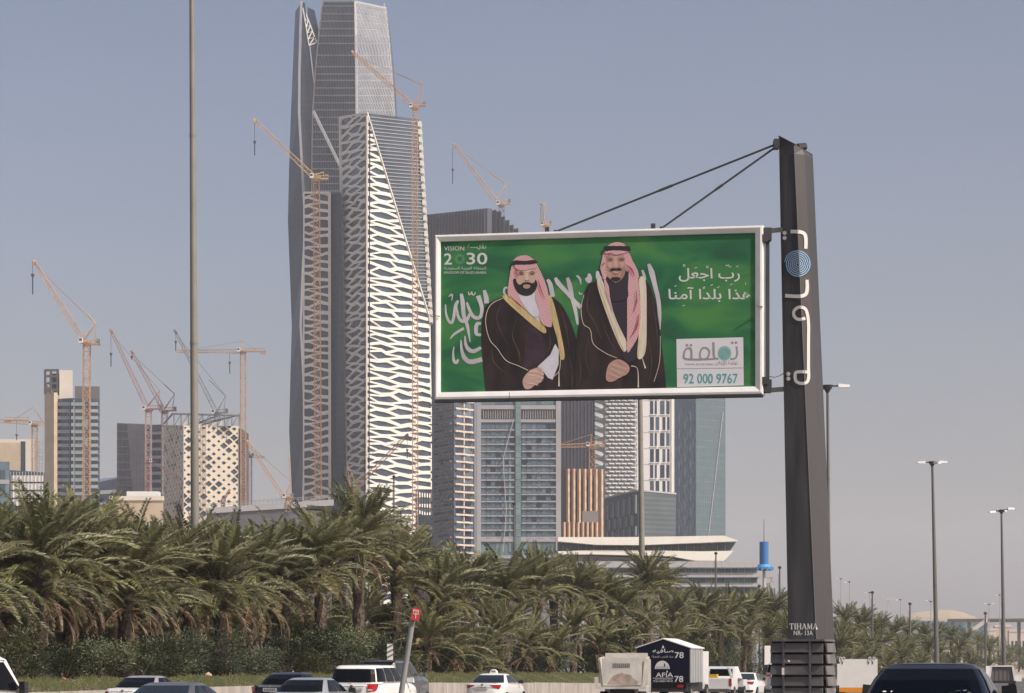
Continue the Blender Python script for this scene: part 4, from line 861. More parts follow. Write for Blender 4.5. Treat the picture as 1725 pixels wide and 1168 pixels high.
pg3 = leafmat('frond_yellow', (.09, .085, .035), (.30, .275, .13), .3); pg4 = leafmat('frond_dead', (.10, .07, .045), (.32, .235, .155), .3)
stem = M('frond_stem', (.20, .20, .10), .7); stemd = M('frond_stem_dead', (.26, .18, .10), .8)
FM = []
for k in range(4):
    FM.append((frond_mesh('frond_up', [pg1, stem], 3.7, 1.3-.06*k, .35+.12*k, 56, .60, 10+k), frond_mesh('frond_mid', [(pg2, pg1)[k % 2], stem], 3.8, 1.15, .9+.15*k, 56, .58, 20+k),
               frond_mesh('frond_low', [(pg2, pg3, pg1, pg1)[k], stem], 3.8, .8, 1.1+.12*k, 54, .56, 30+k, .1), frond_mesh('frond_dead', [pg4, stemd], 3.5, .5, 1.5+.12*k, 44, .48, 40+k, .3, .3)))
bark = M('palm_bark', (.085, .065, .048), .95, var=.4, vs=3, bump=.6, bs=6)
def trunk_mesh(h, seed):
    r = random.Random(seed); mb = MB(); n = 9; rings = []
    for k in range(13):
        z = h*k/12; rr = (.36 if k < 10 else .42)*(1.1 if k == 0 else 1)*(1+(.10 if k % 2 else -.04)); rings.append([(rr*cos(2*pi*j/n+k*.35)*r.uniform(.93, 1.07), rr*sin(2*pi*j/n+k*.35)*r.uniform(.93, 1.07), z) for j in range(n)])
    for a, b in zip(rings, rings[1:]): mb.prism(a, b, 0, False)
    for k in range(int(h*14)):   # old leaf bases
        z = r.uniform(.2, h); a = r.uniform(0, 2*pi); rr = .37; c = V((rr*cos(a), rr*sin(a), z)); o = V((cos(a), sin(a), 0)); s = V((-sin(a), cos(a), 0))*.09
        mb.add([c-s-o*.05, c+s-o*.05, c+o*.16+V((0, 0, .26))+s*.5, c+o*.16+V((0, 0, .26))-s*.5], [(0, 1, 2, 3)])
    return mb.mesh('palm_trunk', bark)
TM = [trunk_mesh(6, k) for k in range(4)]
def palm(label, x, ytop, D, zb, nf, k, as_parts=True, lean=0., grp='date palms in the bank beside the road', sc=1.):
    zt = P(x, ytop, D).z; base = V(((x-CX)/FPX*D, D, zb)); r = random.Random(k*31+5); s = sc*(zt-zb)/9.3 if False else sc
    th = max(1.6, zt-zb-3.25*s)       # trunk height: crown tops out ~3.25 above it
    t = Thing('date_palm', label, 'palm tree', base, grp)
    tr = t.piece('trunk', TM[k % 4], base); tr.scale = (1.05*s, 1.05*s, th/6); tr.rotation_euler = (0, 0, r.uniform(0, 6))
    fr = []
    for i in range(nf):
        u = (i/nf)**(.85 if nf > 75 else 1); az = i*2.39996+r.uniform(-.25, .25)
        ty = 0 if u < .30 else 1 if u < .58 else 2 if u < .86 else 3
        if ty == 3 and r.random() < .2: ty = 2
        me = r.choice(FM)[ty]; tilt = [r.uniform(-.15, .25), r.uniform(.0, .4), r.uniform(.1, .6), r.uniform(.2, .8)][ty]
        hgt = th-(2.3 if nf > 75 else 1.6)*s*u*u; sx = s*r.uniform(.82, 1.12)*(1 if ty < 3 else .85)
        m = Matrix.Rotation(az, 4, 'Z') @ Matrix.Rotation(tilt, 4, 'Y') @ Matrix.Rotation(r.uniform(-.5, .5), 4, 'X')
        wind = Matrix.Rotation(.06+.06*(1-u), 4, 'Y')       # the wind leans the crown to the right
        m = Matrix.Translation((.15*cos(az), .15*sin(az), hgt)) @ wind @ m @ Matrix.Diagonal((sx, sx*r.uniform(.85, 1.1), sx, 1)); fr.append((me, m))
    if as_parts:
        for me, m in fr: o = link('frond', me, t.o); o.matrix_local = m
    return t
PX = [  # x, y of the crown top, row, fronds
 (-60, 830), (20, 846), (68, 818), (118, 826), (160, 838), (212, 856), (262, 862), (318, 862), (372, 866), (425, 868), (478, 866), (540, 850), (604, 814), (668, 872), (735, 925), (786, 916), (850, 922), (905, 918), (968, 932),
 (1008, 948), (1044, 962), (1090, 926), (1138, 984), (1185, 984), (1225, 990), (1262, 986), (1300, 988), (1345, 1000), (1422, 1014), (1450, 1018), (1478, 1030), (1505, 1038), (1530, 1040), (1556, 1046), (1580, 1046), (1603, 1050), (1625, 1056), (1648, 1064), (1668, 1068), (1686, 1078), (1702, 1084), (1716, 1090), (1729, 1094)]
def where(x):
    refs = [(75, 'the cream block'), (170, 'the balcony tower'), (245, 'the slanted glass slab'), (300, 'the tan low block'), (350, 'the tall lamp mast'), (430, 'the diamond building'), (500, 'the low crane at left'), (560, 'the tallest tower'), (690, 'the lattice tower'), (800, 'the scalloped balcony block'), (945, 'the blue window hotel'),
            (1030, 'the copper building'), (1060, 'the wedge glass building'), (1130, 'the middle lamp mast'), (1240, 'the swept roof hall'), (1320, 'the blue tank mast'), (1400, 'the billboard pole'), (1460, 'the white tailgate truck'), (1590, 'the left free lamp mast'), (1660, 'the sand coloured roof'), (9999, 'the bridge at the right edge')]
    return next(n for a, n in refs if x < a)
from collections import Counter
cnt = Counter(); ORD = ['first', 'second', 'third', 'fourth', 'fifth', 'sixth', 'seventh', 'eighth', 'ninth', 'tenth', 'eleventh', 'twelfth', 'thirteenth', 'fourteenth', 'fifteenth', 'sixteenth']
def vz(x, D): return P(x, 1140, D).z-.1 if x < 1000 else -.4
for i, (x, y) in enumerate(PX):
    D = Dline(x, 53.1)*(1+.02*sin(i*2.1)); wn = where(x); cnt[wn] += 1
    lab = {604: 'tallest date palm, its crown standing up before the lattice tower', 1090: 'lone taller date palm just right of the middle lamp mast'}.get(x, f'{ORD[cnt[wn]-1]} front date palm from the left below {wn}')
    palm(lab, x, y, D, max(-.9, min(1.0, vz(x, D))), 80 if x < 760 else 68 if x < 1310 else 56, i)
cnt2 = Counter()
for i, (x, y) in enumerate(PX[:-6]):
    x2 = x+28; D = Dline(x2, 58.5); wn = where(x2); cnt2[wn] += 1
    palm(f'{ORD[cnt2[wn]-1]} rear row date palm from the left, half hidden below {wn}', x2, y+26+10*sin(i*1.7), D, max(-1, min(.8, vz(x2, D)-.3)), 48 if x < 1310 else 34, i+100, grp='date palms of the rear row')
cnt3 = Counter()
YP = [(-60+i*44, 56.5, 985+(i % 3)*14) for i in range(18)]+[(720+i*41, 50.8, 1012+(i % 3)*14) for i in range(17)]+[(1330+i*29, 47, 1040+(i % 3)*9+i*1.2) for i in range(4)]+[(1412+i*17, 44, 1050+(i % 3)*8+i*2.2) for i in range(19)]+[(1404+i*29, 40.5, 1078+(i % 2)*8+i*2) for i in range(12)]
for i, (x2, off_, y_) in enumerate(YP):
    D = Dline(x2, off_); wn = where(x2); cnt3[wn] += 1
    palm(f'{ORD[cnt3[wn]-1]} short young date palm at the grass edge below {wn}', x2, y_+8*sin(i*2.3), D, max(-1.1, min(1.0, vz(x2, D))), 50, i+200, grp='short young date palms at the front', sc=.82)
# ============================================================ SHRUBS
sg = leafmat('shrub_leaf', (.010, .018, .007), (.042, .058, .024), .25); sg2 = leafmat('shrub_leaf_olive', (.03, .042, .016), (.10, .115, .048), .25); wood = M('shrub_wood', (.09, .07, .05), .9)
def shrub_mesh(seed, mat):
    r = random.Random(seed); mb = MB(); cl_ = [(V((r.uniform(-1, 1), r.uniform(-.8, .8), r.uniform(.5, 2.5))), r.uniform(.5, .85)) for _ in range(16)]
    for c, rad in cl_:
        for _ in range(170):
            d = V((r.gauss(0, 1), r.gauss(0, 1), r.gauss(0, 1))).normalized(); p = c+d*rad*(r.random()**.35); a = (d+V((r.uniform(-.8, .8), r.uniform(-.8, .8), r.uniform(-.2, 1)))).normalized()
            s = a.cross(V((r.random(), r.random(), r.random()))).normalized()*r.uniform(.018, .035); l = r.uniform(.10, .24); mb.add([p-s*.2, p+a*l*.5-s, p+a*l, p+a*l*.5+s], [(0, 1, 2, 3)])
    for c, rad in cl_: mb.tube((0, 0, 0), c, .035, .01, 3, 1, cap=False)
    return mb.mesh('foliage', [mat, wood])
SM = [shrub_mesh(k, sg if k % 3 else sg2) for k in range(6)]
cs = Counter(); rs = random.Random(11)
for i in range(52):
    x = -70+i*27.5+rs.uniform(-16, 16); D = Dline(x, 50.4 if i % 2 else 52.2); zb_ = max(-.9, min(1.0, vz(x, D))); z_t = P(x, rs.uniform(1040, 1112)+(8 if x > 900 else 0), D).z
    if abs(x-331) < 15: continue
    wn = where(x); cs[wn] += 1
    base = V(((x-CX)/FPX*D, D, zb_)); o = link('shrub', SM[i % 6]); o.location = base; s = (z_t-zb_)/3.1; o.scale = (max(.75, s*1.15), 1.1, max(.5, s)); o.rotation_euler = (0, 0, rs.uniform(0, 6))
    o['label'] = f'{ORD[cs[wn]-1]} dark leafy shrub from the left under the palms below {wn}'; o['category'] = 'shrub'; o['group'] = 'shrubs under the palms'
cr = Counter()
for i in range(44):
    x = -60+i*33+rs.uniform(-8, 8); D = Dline(x, 59.5); zb_ = max(-1, min(.6, vz(x, D)-.4)); z_t = P(x, (1022 if x < 760 else 1050)+rs.uniform(-14, 14), D).z; wn = where(x); cr[wn] += 1
    o = link('shrub', SM[i % 6]); o.location = ((x-CX)/FPX*D, D, zb_); s = (z_t-zb_)/3.1; o.scale = (1.5, 1.1, max(.6, s)); o.rotation_euler = (0, 0, rs.uniform(0, 6))
    o['label'] = f'{ORD[cr[wn]-1]} tall rear shrub from the left behind palms below {wn}'; o['category'] = 'shrub'; o['group'] = 'tall shrubs behind the palms'
# dry piles and bright things among the trunks
def heap(x, y0, y1, wpx, mat, label, cat, D=None):
    D = D or Dline(x, 50.3); mb = MB(); r = random.Random(int(x)); c = P(x, y1, D); h = (y1-y0)/FPX*D; w_ = wpx/FPX*D/2; n = 12; R0 = [c+V((w_*cos(2*pi*k/n)*r.uniform(.8, 1.1), .5*sin(2*pi*k/n), -.2)) for k in range(n)]; R1 = [c+V((w_*.55*cos(2*pi*k/n)*r.uniform(.7, 1.2), .3*sin(2*pi*k/n), h*.7)) for k in range(n)]
    mb.prism(R0, R1, 0, False); tip = c+V((w_*.1, 0, h)); mb.add(R1+[tip], [(k, (k+1) % n, n) for k in range(n)]); single(cat.replace(' ', '_'), mb, mat, label, cat, c)
heap(104, 1140, 1150, 26, M('red_soil', (.42, .14, .07), .9, var=.25, vs=4, bump=.6), 'small heap of orange red soil on the grass at left', 'soil heap')
heap(350, 1132, 1144, 22, M('dry_leaf', (.45, .33, .22), .9, var=.3, vs=5, bump=.6), 'pale heap of dry palm cuttings beside the lamp mast foot', 'cuttings heap')
heap(286, 1141, 1147, 14, M('dry_leaf'), 'small pile of dry fronds on the grass behind the grey sedan', 'cuttings pile')
t = Thing('parked_van', 'white and blue van parked behind the palms at left', 'van', G(118, 150, 0))
mb = MB(); a, b = P(96, 1102, 150), P(146, 1056, 150); mb.box(a.x, b.x, 150, 153, a.z, b.z); t.part('body', mb, wpan)
mb = MB(); a, b = P(97, 1104, 149.9), P(126, 1078, 149.9); mb.box(a.x, b.x, 149.8, 149.96, a.z, b.z); t.part('blue_panel', mb, M('van_blue', (.05, .20, .55), .5))
mb = MB(); a, b = P(100, 1086, 149.9), P(122, 1080, 149.9); mb.box(a.x, b.x, 149.7, 149.79, a.z, b.z); t.part('window', mb, glass_d)
t = Thing('roadside_board', 'dark board with white lettering half hidden behind the lamp mast foot', 'sign', G(306, 150, 0))
mb = MB(); a, b = P(290, 1125, 150), P(322, 1085, 150); mb.box(a.x, b.x, 150, 150.2, a.z, b.z); t.part('board', mb, dk)
mb = MB(); a, b = P(291, 1104, 150), P(321, 1093, 150); mb.box(a.x, b.x, 149.9, 149.98, a.z, b.z); t.part('pale_band', mb, tan)
for i, (x, y0, y1, D, lb) in enumerate(((657, 1085, 1112, 158, 'small white striped sign board among the trunks behind the white sport utility car'), (1293, 1088, 1120, 250, 'small white sign board between palms and billboard base'))):
    t = Thing('small_sign', lb, 'sign', G(x, D)); a = P(x-5, y1, D); b = P(x+5, y0, D); mb = MB(); mb.box(a.x, b.x, D, D+.08, a.z, b.z); t.part('board', mb, wpan)
    mb = MB(); mb.tube(G(x, D+.15, -.5), P(x, y1, D+.15), .04, None, 6); t.part('post', mb, grey_p)
    if i == 0:
        for k in range(3): mb = MB(); mb.hexa([V((a.x, D-.02, a.z+.1+k*.32)), V((b.x, D-.02, a.z+.3+k*.32)), V((b.x, D-.004, a.z+.3+k*.32)), V((a.x, D-.004, a.z+.1+k*.32)), V((a.x, D-.02, a.z+.22+k*.32)), V((b.x, D-.02, a.z+.42+k*.32)), V((b.x, D-.004, a.z+.42+k*.32)), V((a.x, D-.004, a.z+.22+k*.32))]); t.part('stripe', mb, grey_p)
# ============================================================ BILLBOARD
DL, DR = 78.6, 76.4
XL, XR = (733-CX)/FPX*DL, (1286-CX)/FPX*DR
PN = V((XR-XL, DR-DL, 0)).normalized().cross(V((0, 0, 1)))      # towards the camera
def pm(x, y, d=0.):
    k = (x-CX)/FPX; s = (k*DL-XL)/((XR-XL)-k*(DR-DL)); D = DL+s*(DR-DL); return P(x, y, D)+PN*d
t = Thing('billboard', 'wide green poster billboard in a white frame carried by a dark leaning pole', 'billboard', G(1366, 77, .45))
BB = t
pm_ = M('pole_cladding', (.050, .049, .052), .5, var=.38, vs=1.4, stretch=(2.2, 2.2, .22), bump=.12, bs=3); pm2 = M('pole_cladding_side', (.058, .057, .060), .5, var=.2, vs=.5, stretch=(1, 1, .2))
def pole_x(y): k = (y-230)/845; return 1312+16*k, 1337+38*k, 1368+37*k
def pp(x, y, d=.0):
    a, b, c = pole_x(y); k = (x-b)/(c-b); D = 77.5-(x-a)/(b-a)*.25 if x < b else 77.25+k/.55*.15 if k < .55 else 77.4+(k-.55)/.45*.5
    return P(x, y, D-d)
mb = MB(); rings = []
for y in (1160, 1000, 800, 600, 400, 262):
    a, b, c = pole_x(y); m1 = b+(c-b)*.55
    z = P(0, y, 77.5).z; rings.append([V((P(x, y, D).x, D, z)) for x, D in ((a, 77.5), (b, 77.25), (m1, 77.4), (c, 77.9), (c-3, 78.5), (a+8, 78.6))])
for r0, r1 in zip(rings, rings[1:]):
    n = 6; fs = [(k, (k+1) % n, n+(k+1) % n, n+k) for k in range(n)]; mb.add(r0+r1, fs[:1], 0); mb.add(r0+r1, fs[1:], 1)
a, b, c = pole_x(235); tp = [P(1312, 230, 77.5), P(1337, 243, 77.25), P(1351.5, 252, 77.4), P(1368, 262, 77.9), P(1366, 258, 78.5), P(1320, 235, 78.6)]
mb.add(rings[-1]+tp, [(k, (k+1) % 6, 6+(k+1) % 6, 6+k) for k in range(6)], 1); mb.add(tp, [tuple(range(6))], 1)
t.part('pole', mb, [pm_, pm2])
mb = MB(); mb.tube(P(1344, 248, 77.8), P(1357, 247, 77.9), .12, None, 8); mb.path([tp[0], tp[1], tp[3]], .035, 4); t.part('pole_cap', mb, dk)
mb = MB(); mb.path([pp(pole_x(y)[1], y, .005) for y in (1076, 900, 700, 500, 300, 246)], .012, 4); t.part('seam', mb, M('seam', (.16, .16, .165), .5))
lg = M('logo_white', (.62, .62, .58), .6); mb = MB(); fp = lambda x, y, e=0: pp(x, y, .022+e)
C4 = lambda X, Y: (1240+X/2.485, 210+Y/2.485)
def sk(pts, w_, n=6): stroke(mb, fp, [C4(*p) for p in pts], w_, 0, n)
for X, Y in ((203, 454), (203, 475), (219, 1044), (219, 1064)): disc(mb, fp, *C4(X, Y), 3.4)
sk([(228, 448), (262, 449), (284, 456), (292, 476), (292, 520)], [6, 6, 6, 6, 5.5])
sk([(205, 716), (240, 719), (275, 718), (293, 708), (298, 685), (297, 650)], [6, 6, 6, 6, 6, 5])
sk([(290, 811), (262, 816), (243, 802), (243, 780), (262, 765), (284, 768), (296, 784), (303, 830), (303, 920), (303, 1020), (304, 1055), (297, 1078), (272, 1084), (251, 1074), (247, 1050), (255, 1036), (303, 1036)], 5.2, 4)
t.part('lettering', mb, lg)
mb = MB(); cx_, cy_ = C4(258, 584); disc(mb, lambda x, y: pp(x, y, .018), cx_, cy_, 22.5, n=26, ry=23); t.part('emblem_disc', mb, M('emblem_navy', (.02, .035, .08), .5))
mb = MB(); pts = []
for k in range(150):
    a = k/150*6.6*2*pi; r = 1+21.5*k/150; pts.append((cx_+r*cos(-a+.5), cy_+r*1.03*sin(-a+.5)))
stroke(mb, lambda x, y, e=0: pp(x, y, .027+e*.3), pts, 1.5, 0, 1)
sp_ = t.part('emblem_spiral', mb, M('emblem_blue', (.30, .45, .62), .5))
mb = MB()
def ser(x, segs):
    for (a, b, c, d, w_) in segs: stroke(mb, fp, [(x+a, 1060.5-b), (x+c, 1060.5-d)], w_, 0, 1)
HH = [(1.4, 0, 1.4, 10, 1.9), (.2, .3, 2.8, .3, .7), (.2, 9.7, 2.8, 9.7, .7)]; AA = [(1, 0, 4, 10, .9), (4, 10, 7.2, 0, 2.), (2, 3.6, 6, 3.6, .7), (0, .3, 2.2, .3, .7), (5.6, .3, 8.6, .3, .7)]
ser(1330, [(3.5, 0, 3.5, 10, 1.9), (0, 9.6, 7, 9.6, .9), (.3, 7.4, .3, 10, .7), (6.7, 7.4, 6.7, 10, .7), (2.2, .3, 4.9, .3, .7)]); ser(1338, HH)
ser(1342, HH+[(a+5.2, b, c+5.2, d, w_) for a, b, c, d, w_ in HH]+[(1.4, 5, 6.6, 5, .8)]); ser(1350.6, AA)
ser(1359.6, [(1.2, 0, 1.2, 10, .9), (1.2, 10, 4.4, 1, 2.), (4.4, 1, 7.4, 10, .8), (7.6, 0, 7.6, 10, 1.9), (0, .3, 2.4, .3, .7), (6.2, .3, 9, .3, .7)]); ser(1369.2, AA)
t.part('lettering', mb, lg); mb = MB(); text(mb, T_['NR'], fp, 1337, 1062.5, 1369.5, 1070.5); t.part('lettering', mb, lg)
# poster and frame
def green():
    m = M('poster_green', (.018, .13, .045), .55, spec=.3); n = m.node_tree.nodes; l = m.node_tree.links
    tc = n.new('ShaderNodeTexCoord'); mp = n.new('ShaderNodeMapping'); mp.inputs['Rotation'].default_value = (0, radians(-38), 0); mp.inputs['Scale'].default_value = (.55, .5, 1.25); l.new(tc.outputs['Object'], mp.inputs[0])
    nz = n.new('ShaderNodeTexNoise'); nz.inputs['Scale'].default_value = .75; nz.inputs['Detail'].default_value = 2.5; nz.inputs['Distortion'].default_value = .8; l.new(mp.outputs[0], nz.inputs[0])
    r = n.new('ShaderNodeValToRGB'); e = r.color_ramp.elements; e[0].position = .33; e[0].color = (.022, .10, .052, 1); e[1].position = .70; e[1].color = (.07, .23, .065, 1); x = e.new(.5); x.color = (.028, .16, .062, 1)
    l.new(nz.outputs[0], r.inputs[0]); l.new(r.outputs[0], n['Principled BSDF'].inputs['Base Color']); return m
mb = MB(); q = [pm(738, 668), pm(1280, 658), pm(1280, 386), pm(738, 402)]; mb.hexa([q[0], q[1], q[1]-PN*.1, q[0]-PN*.1, q[3], q[2], q[2]-PN*.1, q[3]-PN*.1]); poster = t.part('poster', mb, green())
out_ = [pm(733, 674.5), pm(1286, 665), pm(1286, 380), pm(733, 396.5)]
inn_ = [pm(742.5, 661.5), pm(1272.5, 651.5), pm(1272.5, 392.5), pm(742.5, 407.5)]
def ring(k, d): return [a*(1-k)+b*k+PN*d for a, b in zip(out_, inn_)]
prof = [(-.03, -.34), (0, .02), (.10, .105), (.35, .12), (.7, .085), (1, .05), (1.02, .0)]
sides = ['frame_bottom', 'frame_right', 'frame_top', 'frame_left']; fm = M('frame_white', (.74, .74, .72), .35, var=.06, vs=1.5)
for s in range(4):
    mb = MB(); rs_ = [(ring(k, d)[s], ring(k, d)[(s+1) % 4]) for k, d in prof]
    for (a, b), (c, d) in zip(rs_, rs_[1:]): mb.add([a, b, d, c], [(0, 1, 2, 3)])
    t.part('frame', mb, fm, smooth=50)
mb = MB(); o2 = [p-PN*.34 for p in ring(-.03, 0)]; o3 = [p-PN*.62 for p in ring(.3, 0)]; mb.prism(o3, o2); t.part('back_box', mb, M('box_dark', (.05, .05, .052), .6))
mb = MB()
a = ring(0, .06); mb.path([a[0]+V((0, 0, -.05)), a[1]+V((0, 0, -.05))], .05, 6); t.part('drip_edge', mb, dk)
mb = MB()
for (xa, ya, xb, yb_) in ((735, 534, 742.3, 534), (1273, 517, 1285.5, 518)): mb.tube(pm(xa, ya, .26), pm(xb, yb_, .12), .018, None, 4)
mb.tube(pm(860, 675, .1), pm(860, 662, .2), .01, None, 4); t.part('frame_joint', mb, M('rust', (.14, .08, .05), .8))
# --- printed layers of the poster
sk1 = M('print_skin', (.52, .36, .29), .6); sk2 = M('print_skin_shade', (.33, .20, .155), .6); sk3 = M('print_skin_ruddy', (.45, .27, .215), .6); sk4 = M('print_skin_light', (.64, .47, .39), .6)
skm = M('print_skin_mid', (.53, .345, .28), .6); hair = M('print_black', (.022, .018, .018), .6); robe = M('print_robe', (.015, .010, .010), .6, var=.4, vs=1.6, stretch=(1.6, 1, .45), c2=(.038, .021, .021)); fold = M('print_fold', (.075, .045, .04), .6, var=.4, vs=2); plum = M('print_plum', (.042, .022, .034), .6, var=.3, vs=3)
gold = M('print_gold', (.56, .43, .20), .6, var=.2, vs=3, stretch=(3, 1, .6)); goldl = M('print_gold_light', (.66, .60, .47), .6, var=.12, vs=4, stretch=(4, 1, .4)); shirt = M('print_shirt', (.60, .61, .66), .6, var=.07, vs=3)
kef = check('print_check', (.56, .15, .18), (.64, .54, .54), 30); kefd = M('print_red', (.42, .05, .075), .6); prw = M('print_white', (.60, .62, .60), .6); pgrey = M('print_lilac', (.50, .48, .51), .6, var=.16, vs=1.2)
card = M('print_card', (.66, .66, .68), .6); teal = M('print_teal', (.08, .34, .34), .6); tealp = M('print_teal_pale', (.28, .47, .45), .6); lgrey = M('print_grey', (.28, .27, .30), .6); navy = M('print_navy', (.03, .024, .035), .6)
def spl(pts, n=4):
    out = []; m = len(pts)
    for i in range(m):
        p0, p1, p2, p3 = pts[i-1], pts[i], pts[(i+1) % m], pts[(i+2) % m]
        for k in range(n):
            t_ = k/n; out.append(tuple(.5*((2*p1[j])+(-p0[j]+p2[j])*t_+(2*p0[j]-5*p1[j]+4*p2[j]-p3[j])*t_*t_+(-p0[j]+3*p1[j]-3*p2[j]+p3[j])*t_**3) for j in (0, 1)))
    return out
lay = [2]
def shp(name, pts, mat, tr=lambda X, Y: (X, Y), smooth=True):
    lay[0] += 1; q = [tr(*p) for p in pts]; q = spl(q) if smooth else q; mb = MB(); d = lay[0]*.0012; mb.poly([pm(x, y, d) for x, y in q]); t.part(name, mb, mat, poster)
def stk(name, lst, mat, tr=lambda X, Y: (X, Y), n=5):
    lay[0] += 1; d = lay[0]*.0012
    for j_, (pts, w_) in enumerate(lst): mb = MB(); stroke(mb, lambda x, y, e=0: pm(x, y, d+e+j_*.0002), [tr(*p) for p in pts], w_, 0, n); t.part(name, mb, mat, poster)
K = lambda X, Y: (730+X/5.84, 460+Y/5.84)
A_ = lambda X, Y: (720+X/3.769, 370+Y/3.769); B_ = lambda X, Y: (960+X/3.768, 370+Y/3.768)
F1 = lambda X, Y: (830+X/8.34, 420+Y/8.34); F2 = lambda X, Y: (980+X/8.343, 400+Y/8.343)
stk('printed_script', [([(120, 310), (125, 400), (150, 470), (180, 490), (200, 440), (215, 330), (235, 285), (250, 275)], [2, 3.5, 4.5, 5, 5, 4.5, 4, 2]), ([(275, 205), (290, 300), (300, 420), (335, 520), (362, 680)], [5, 7.5, 6.5, 5.5, 1.5]),
    ([(235, 400), (255, 450), (285, 475), (330, 460), (360, 400)], [4, 5, 6, 6, 4]), ([(240, 400), (225, 330), (245, 280)], [4, 4, 3]), ([(330, 290), (350, 350), (385, 420), (430, 445), (470, 420), (475, 330), (440, 225)], [3, 5, 6, 6, 6, 6.5, 8]),
    ([(500, 170), (520, 240), (525, 300)], [5, 8, 8]), ([(345, 185), (352, 215), (370, 205), (378, 185), (385, 215), (405, 212), (415, 190)], 1.9), ([(150, 235), (175, 215), (188, 225), (180, 275)], [1, 3, 2.5, 1]),
    ([(165, 650), (210, 600), (300, 545)], [1, 4, 4.5]), ([(470, 500), (435, 500), (420, 540), (425, 600), (470, 610)], [4, 6, 6.5, 6, 4.5]),
    ([(312, 620), (318, 700), (350, 755), (400, 770), (470, 735)], [2, 5, 7, 7, 5]), ([(272, 660), (280, 760), (310, 840), (370, 875), (480, 850)], [2, 5, 7.5, 8, 8]), ([(203, 725), (195, 800), (205, 870), (230, 880), (245, 850)], [1.5, 3.5, 5, 5.5, 3]),
    ([(715, 220), (695, 190), (705, 150), (735, 145)], [3.5, 3.8, 3.8, 3])], pgrey, K)
stk('printed_script', [([(770, 425), (810, 500), (845, 670)], [4.5, 7.5, 7.5]), ([(880, 400), (925, 480), (1060, 630), (1160, 740), (1240, 820)], [4.5, 8, 6.5, 6, 8]), ([(1050, 400), (1085, 520), (1120, 700), (1160, 850), (1195, 1060)], [5, 8, 6.5, 6.5, 3.5]),
    ([(1180, 370), (1225, 420), (1240, 500)], [3.5, 4, 1]), ([(1215, 600), (1230, 635), (1260, 620)], 2)], pgrey, F1)
stk('printed_script', [([(60, 570), (100, 610), (110, 560), (100, 510)], [5, 9, 8, 3]), ([(220, 475), (235, 560), (280, 600)], [4, 9, 9]), ([(700, 330), (760, 480), (790, 570)], [3, 7, 4]), ([(850, 460), (875, 530), (895, 600)], [3.5, 5, 3]),
    ([(940, 375), (985, 500), (1030, 680), (1080, 900), (1095, 1168), (1075, 1400)], [5, 9.5, 7.5, 7, 5.5, 2])], pgrey, F2)
# left figure
shp('printed_robe', [(362, 1112), (372, 1112), (352, 900), (343, 700), (365, 560), (430, 510), (520, 480), (640, 470), (780, 490), (850, 540), (905, 640), (940, 740), (975, 860), (990, 1000), (992, 1112), (980, 1112)], robe, A_)
shp('printed_robe_fold', [(640, 690), (720, 720), (735, 790), (740, 880), (640, 945), (600, 930), (640, 820)], plum, A_)
stk('printed_robe_crease', [([(470, 540), (440, 620), (470, 720), (520, 800)], [.5, 2.2, 1.6, .4]), ([(560, 640), (540, 740), (580, 840), (590, 920)], [.4, 2, 2.4, .4]), ([(840, 560), (880, 680), (900, 820)], [.5, 2.4, .5]), ([(410, 780), (420, 900), (500, 980)], [.4, 2, .4]), ([(770, 700), (780, 800), (740, 860)], [.4, 1.6, .4]), ([(900, 860), (920, 980), (915, 1070)], [.4, 1.8, .5]), ([(640, 720), (625, 820), (640, 900)], [.4, 1.4, .4])], fold, A_)
shp('printed_shirt', [(570, 480), (690, 470), (700, 560), (720, 660), (690, 670), (620, 590)], shirt, A_)
shp('printed_trim', [(480, 498), (520, 486), (600, 560), (740, 675), (738, 722), (610, 620)], gold, A_)
shp('printed_trim', [(755, 492), (790, 500), (830, 640), (872, 860), (845, 882), (825, 760), (790, 640)], gold, A_)
shp('printed_sash', [(812, 790), (835, 830), (833, 920), (795, 1018), (765, 1005), (740, 970), (700, 935), (780, 860)], shirt, A_, False)
stk('printed_cord', [([(478, 500), (400, 545), (370, 640), (395, 760), (445, 820), (500, 895), (580, 930), (640, 958)], 1.0), ([(845, 880), (838, 960), (800, 1000)], .9), ([(836, 960), (836, 1060)], [.8, 2.8])], goldl, A_)
shp('printed_hand', [(606, 1020), (645, 965), (700, 940), (728, 948), (738, 990), (725, 1030), (685, 1052), (650, 1076), (618, 1072)], sk1, A_)
stk('printed_finger', [([(650, 962), (700, 962), (740, 985)], [3, 3.2, 2.6]), ([(640, 985), (700, 990), (738, 1008)], [3, 3.2, 2.6]), ([(632, 1010), (690, 1018), (725, 1030)], [3, 3.2, 2.4]), ([(625, 1040), (670, 1045), (700, 1052)], [3, 3, 2.2])], sk4, A_)
stk('printed_hand_line', [([(640, 975), (700, 985), (740, 1000)], .9), ([(630, 1010), (690, 1018), (738, 1022)], .9), ([(615, 1040), (670, 1050), (710, 1052)], .9), ([(700, 950), (725, 975)], 1.2)], sk2, A_)
KS1 = [(445, 88), (510, 100), (580, 150), (620, 210), (660, 290), (700, 370), (740, 470), (775, 590), (790, 740), (835, 1060), (780, 1092), (700, 1050), (655, 950), (640, 820), (600, 700), (590, 640), (480, 640), (400, 650), (430, 780), (510, 885), (420, 810), (290, 700), (215, 640), (230, 440), (260, 270), (300, 150), (370, 100)]
shp('printed_headcloth', KS1, kef, F1)
shp('printed_neck', [(370, 640), (450, 662), (580, 610), (600, 720), (640, 830), (650, 940), (560, 940), (440, 790)], shirt, F1)
shp('printed_beard', [(288, 430), (330, 420), (400, 480), (550, 480), (600, 430), (628, 480), (612, 560), (560, 630), (490, 660), (420, 650), (350, 610), (305, 530)], hair, F1)
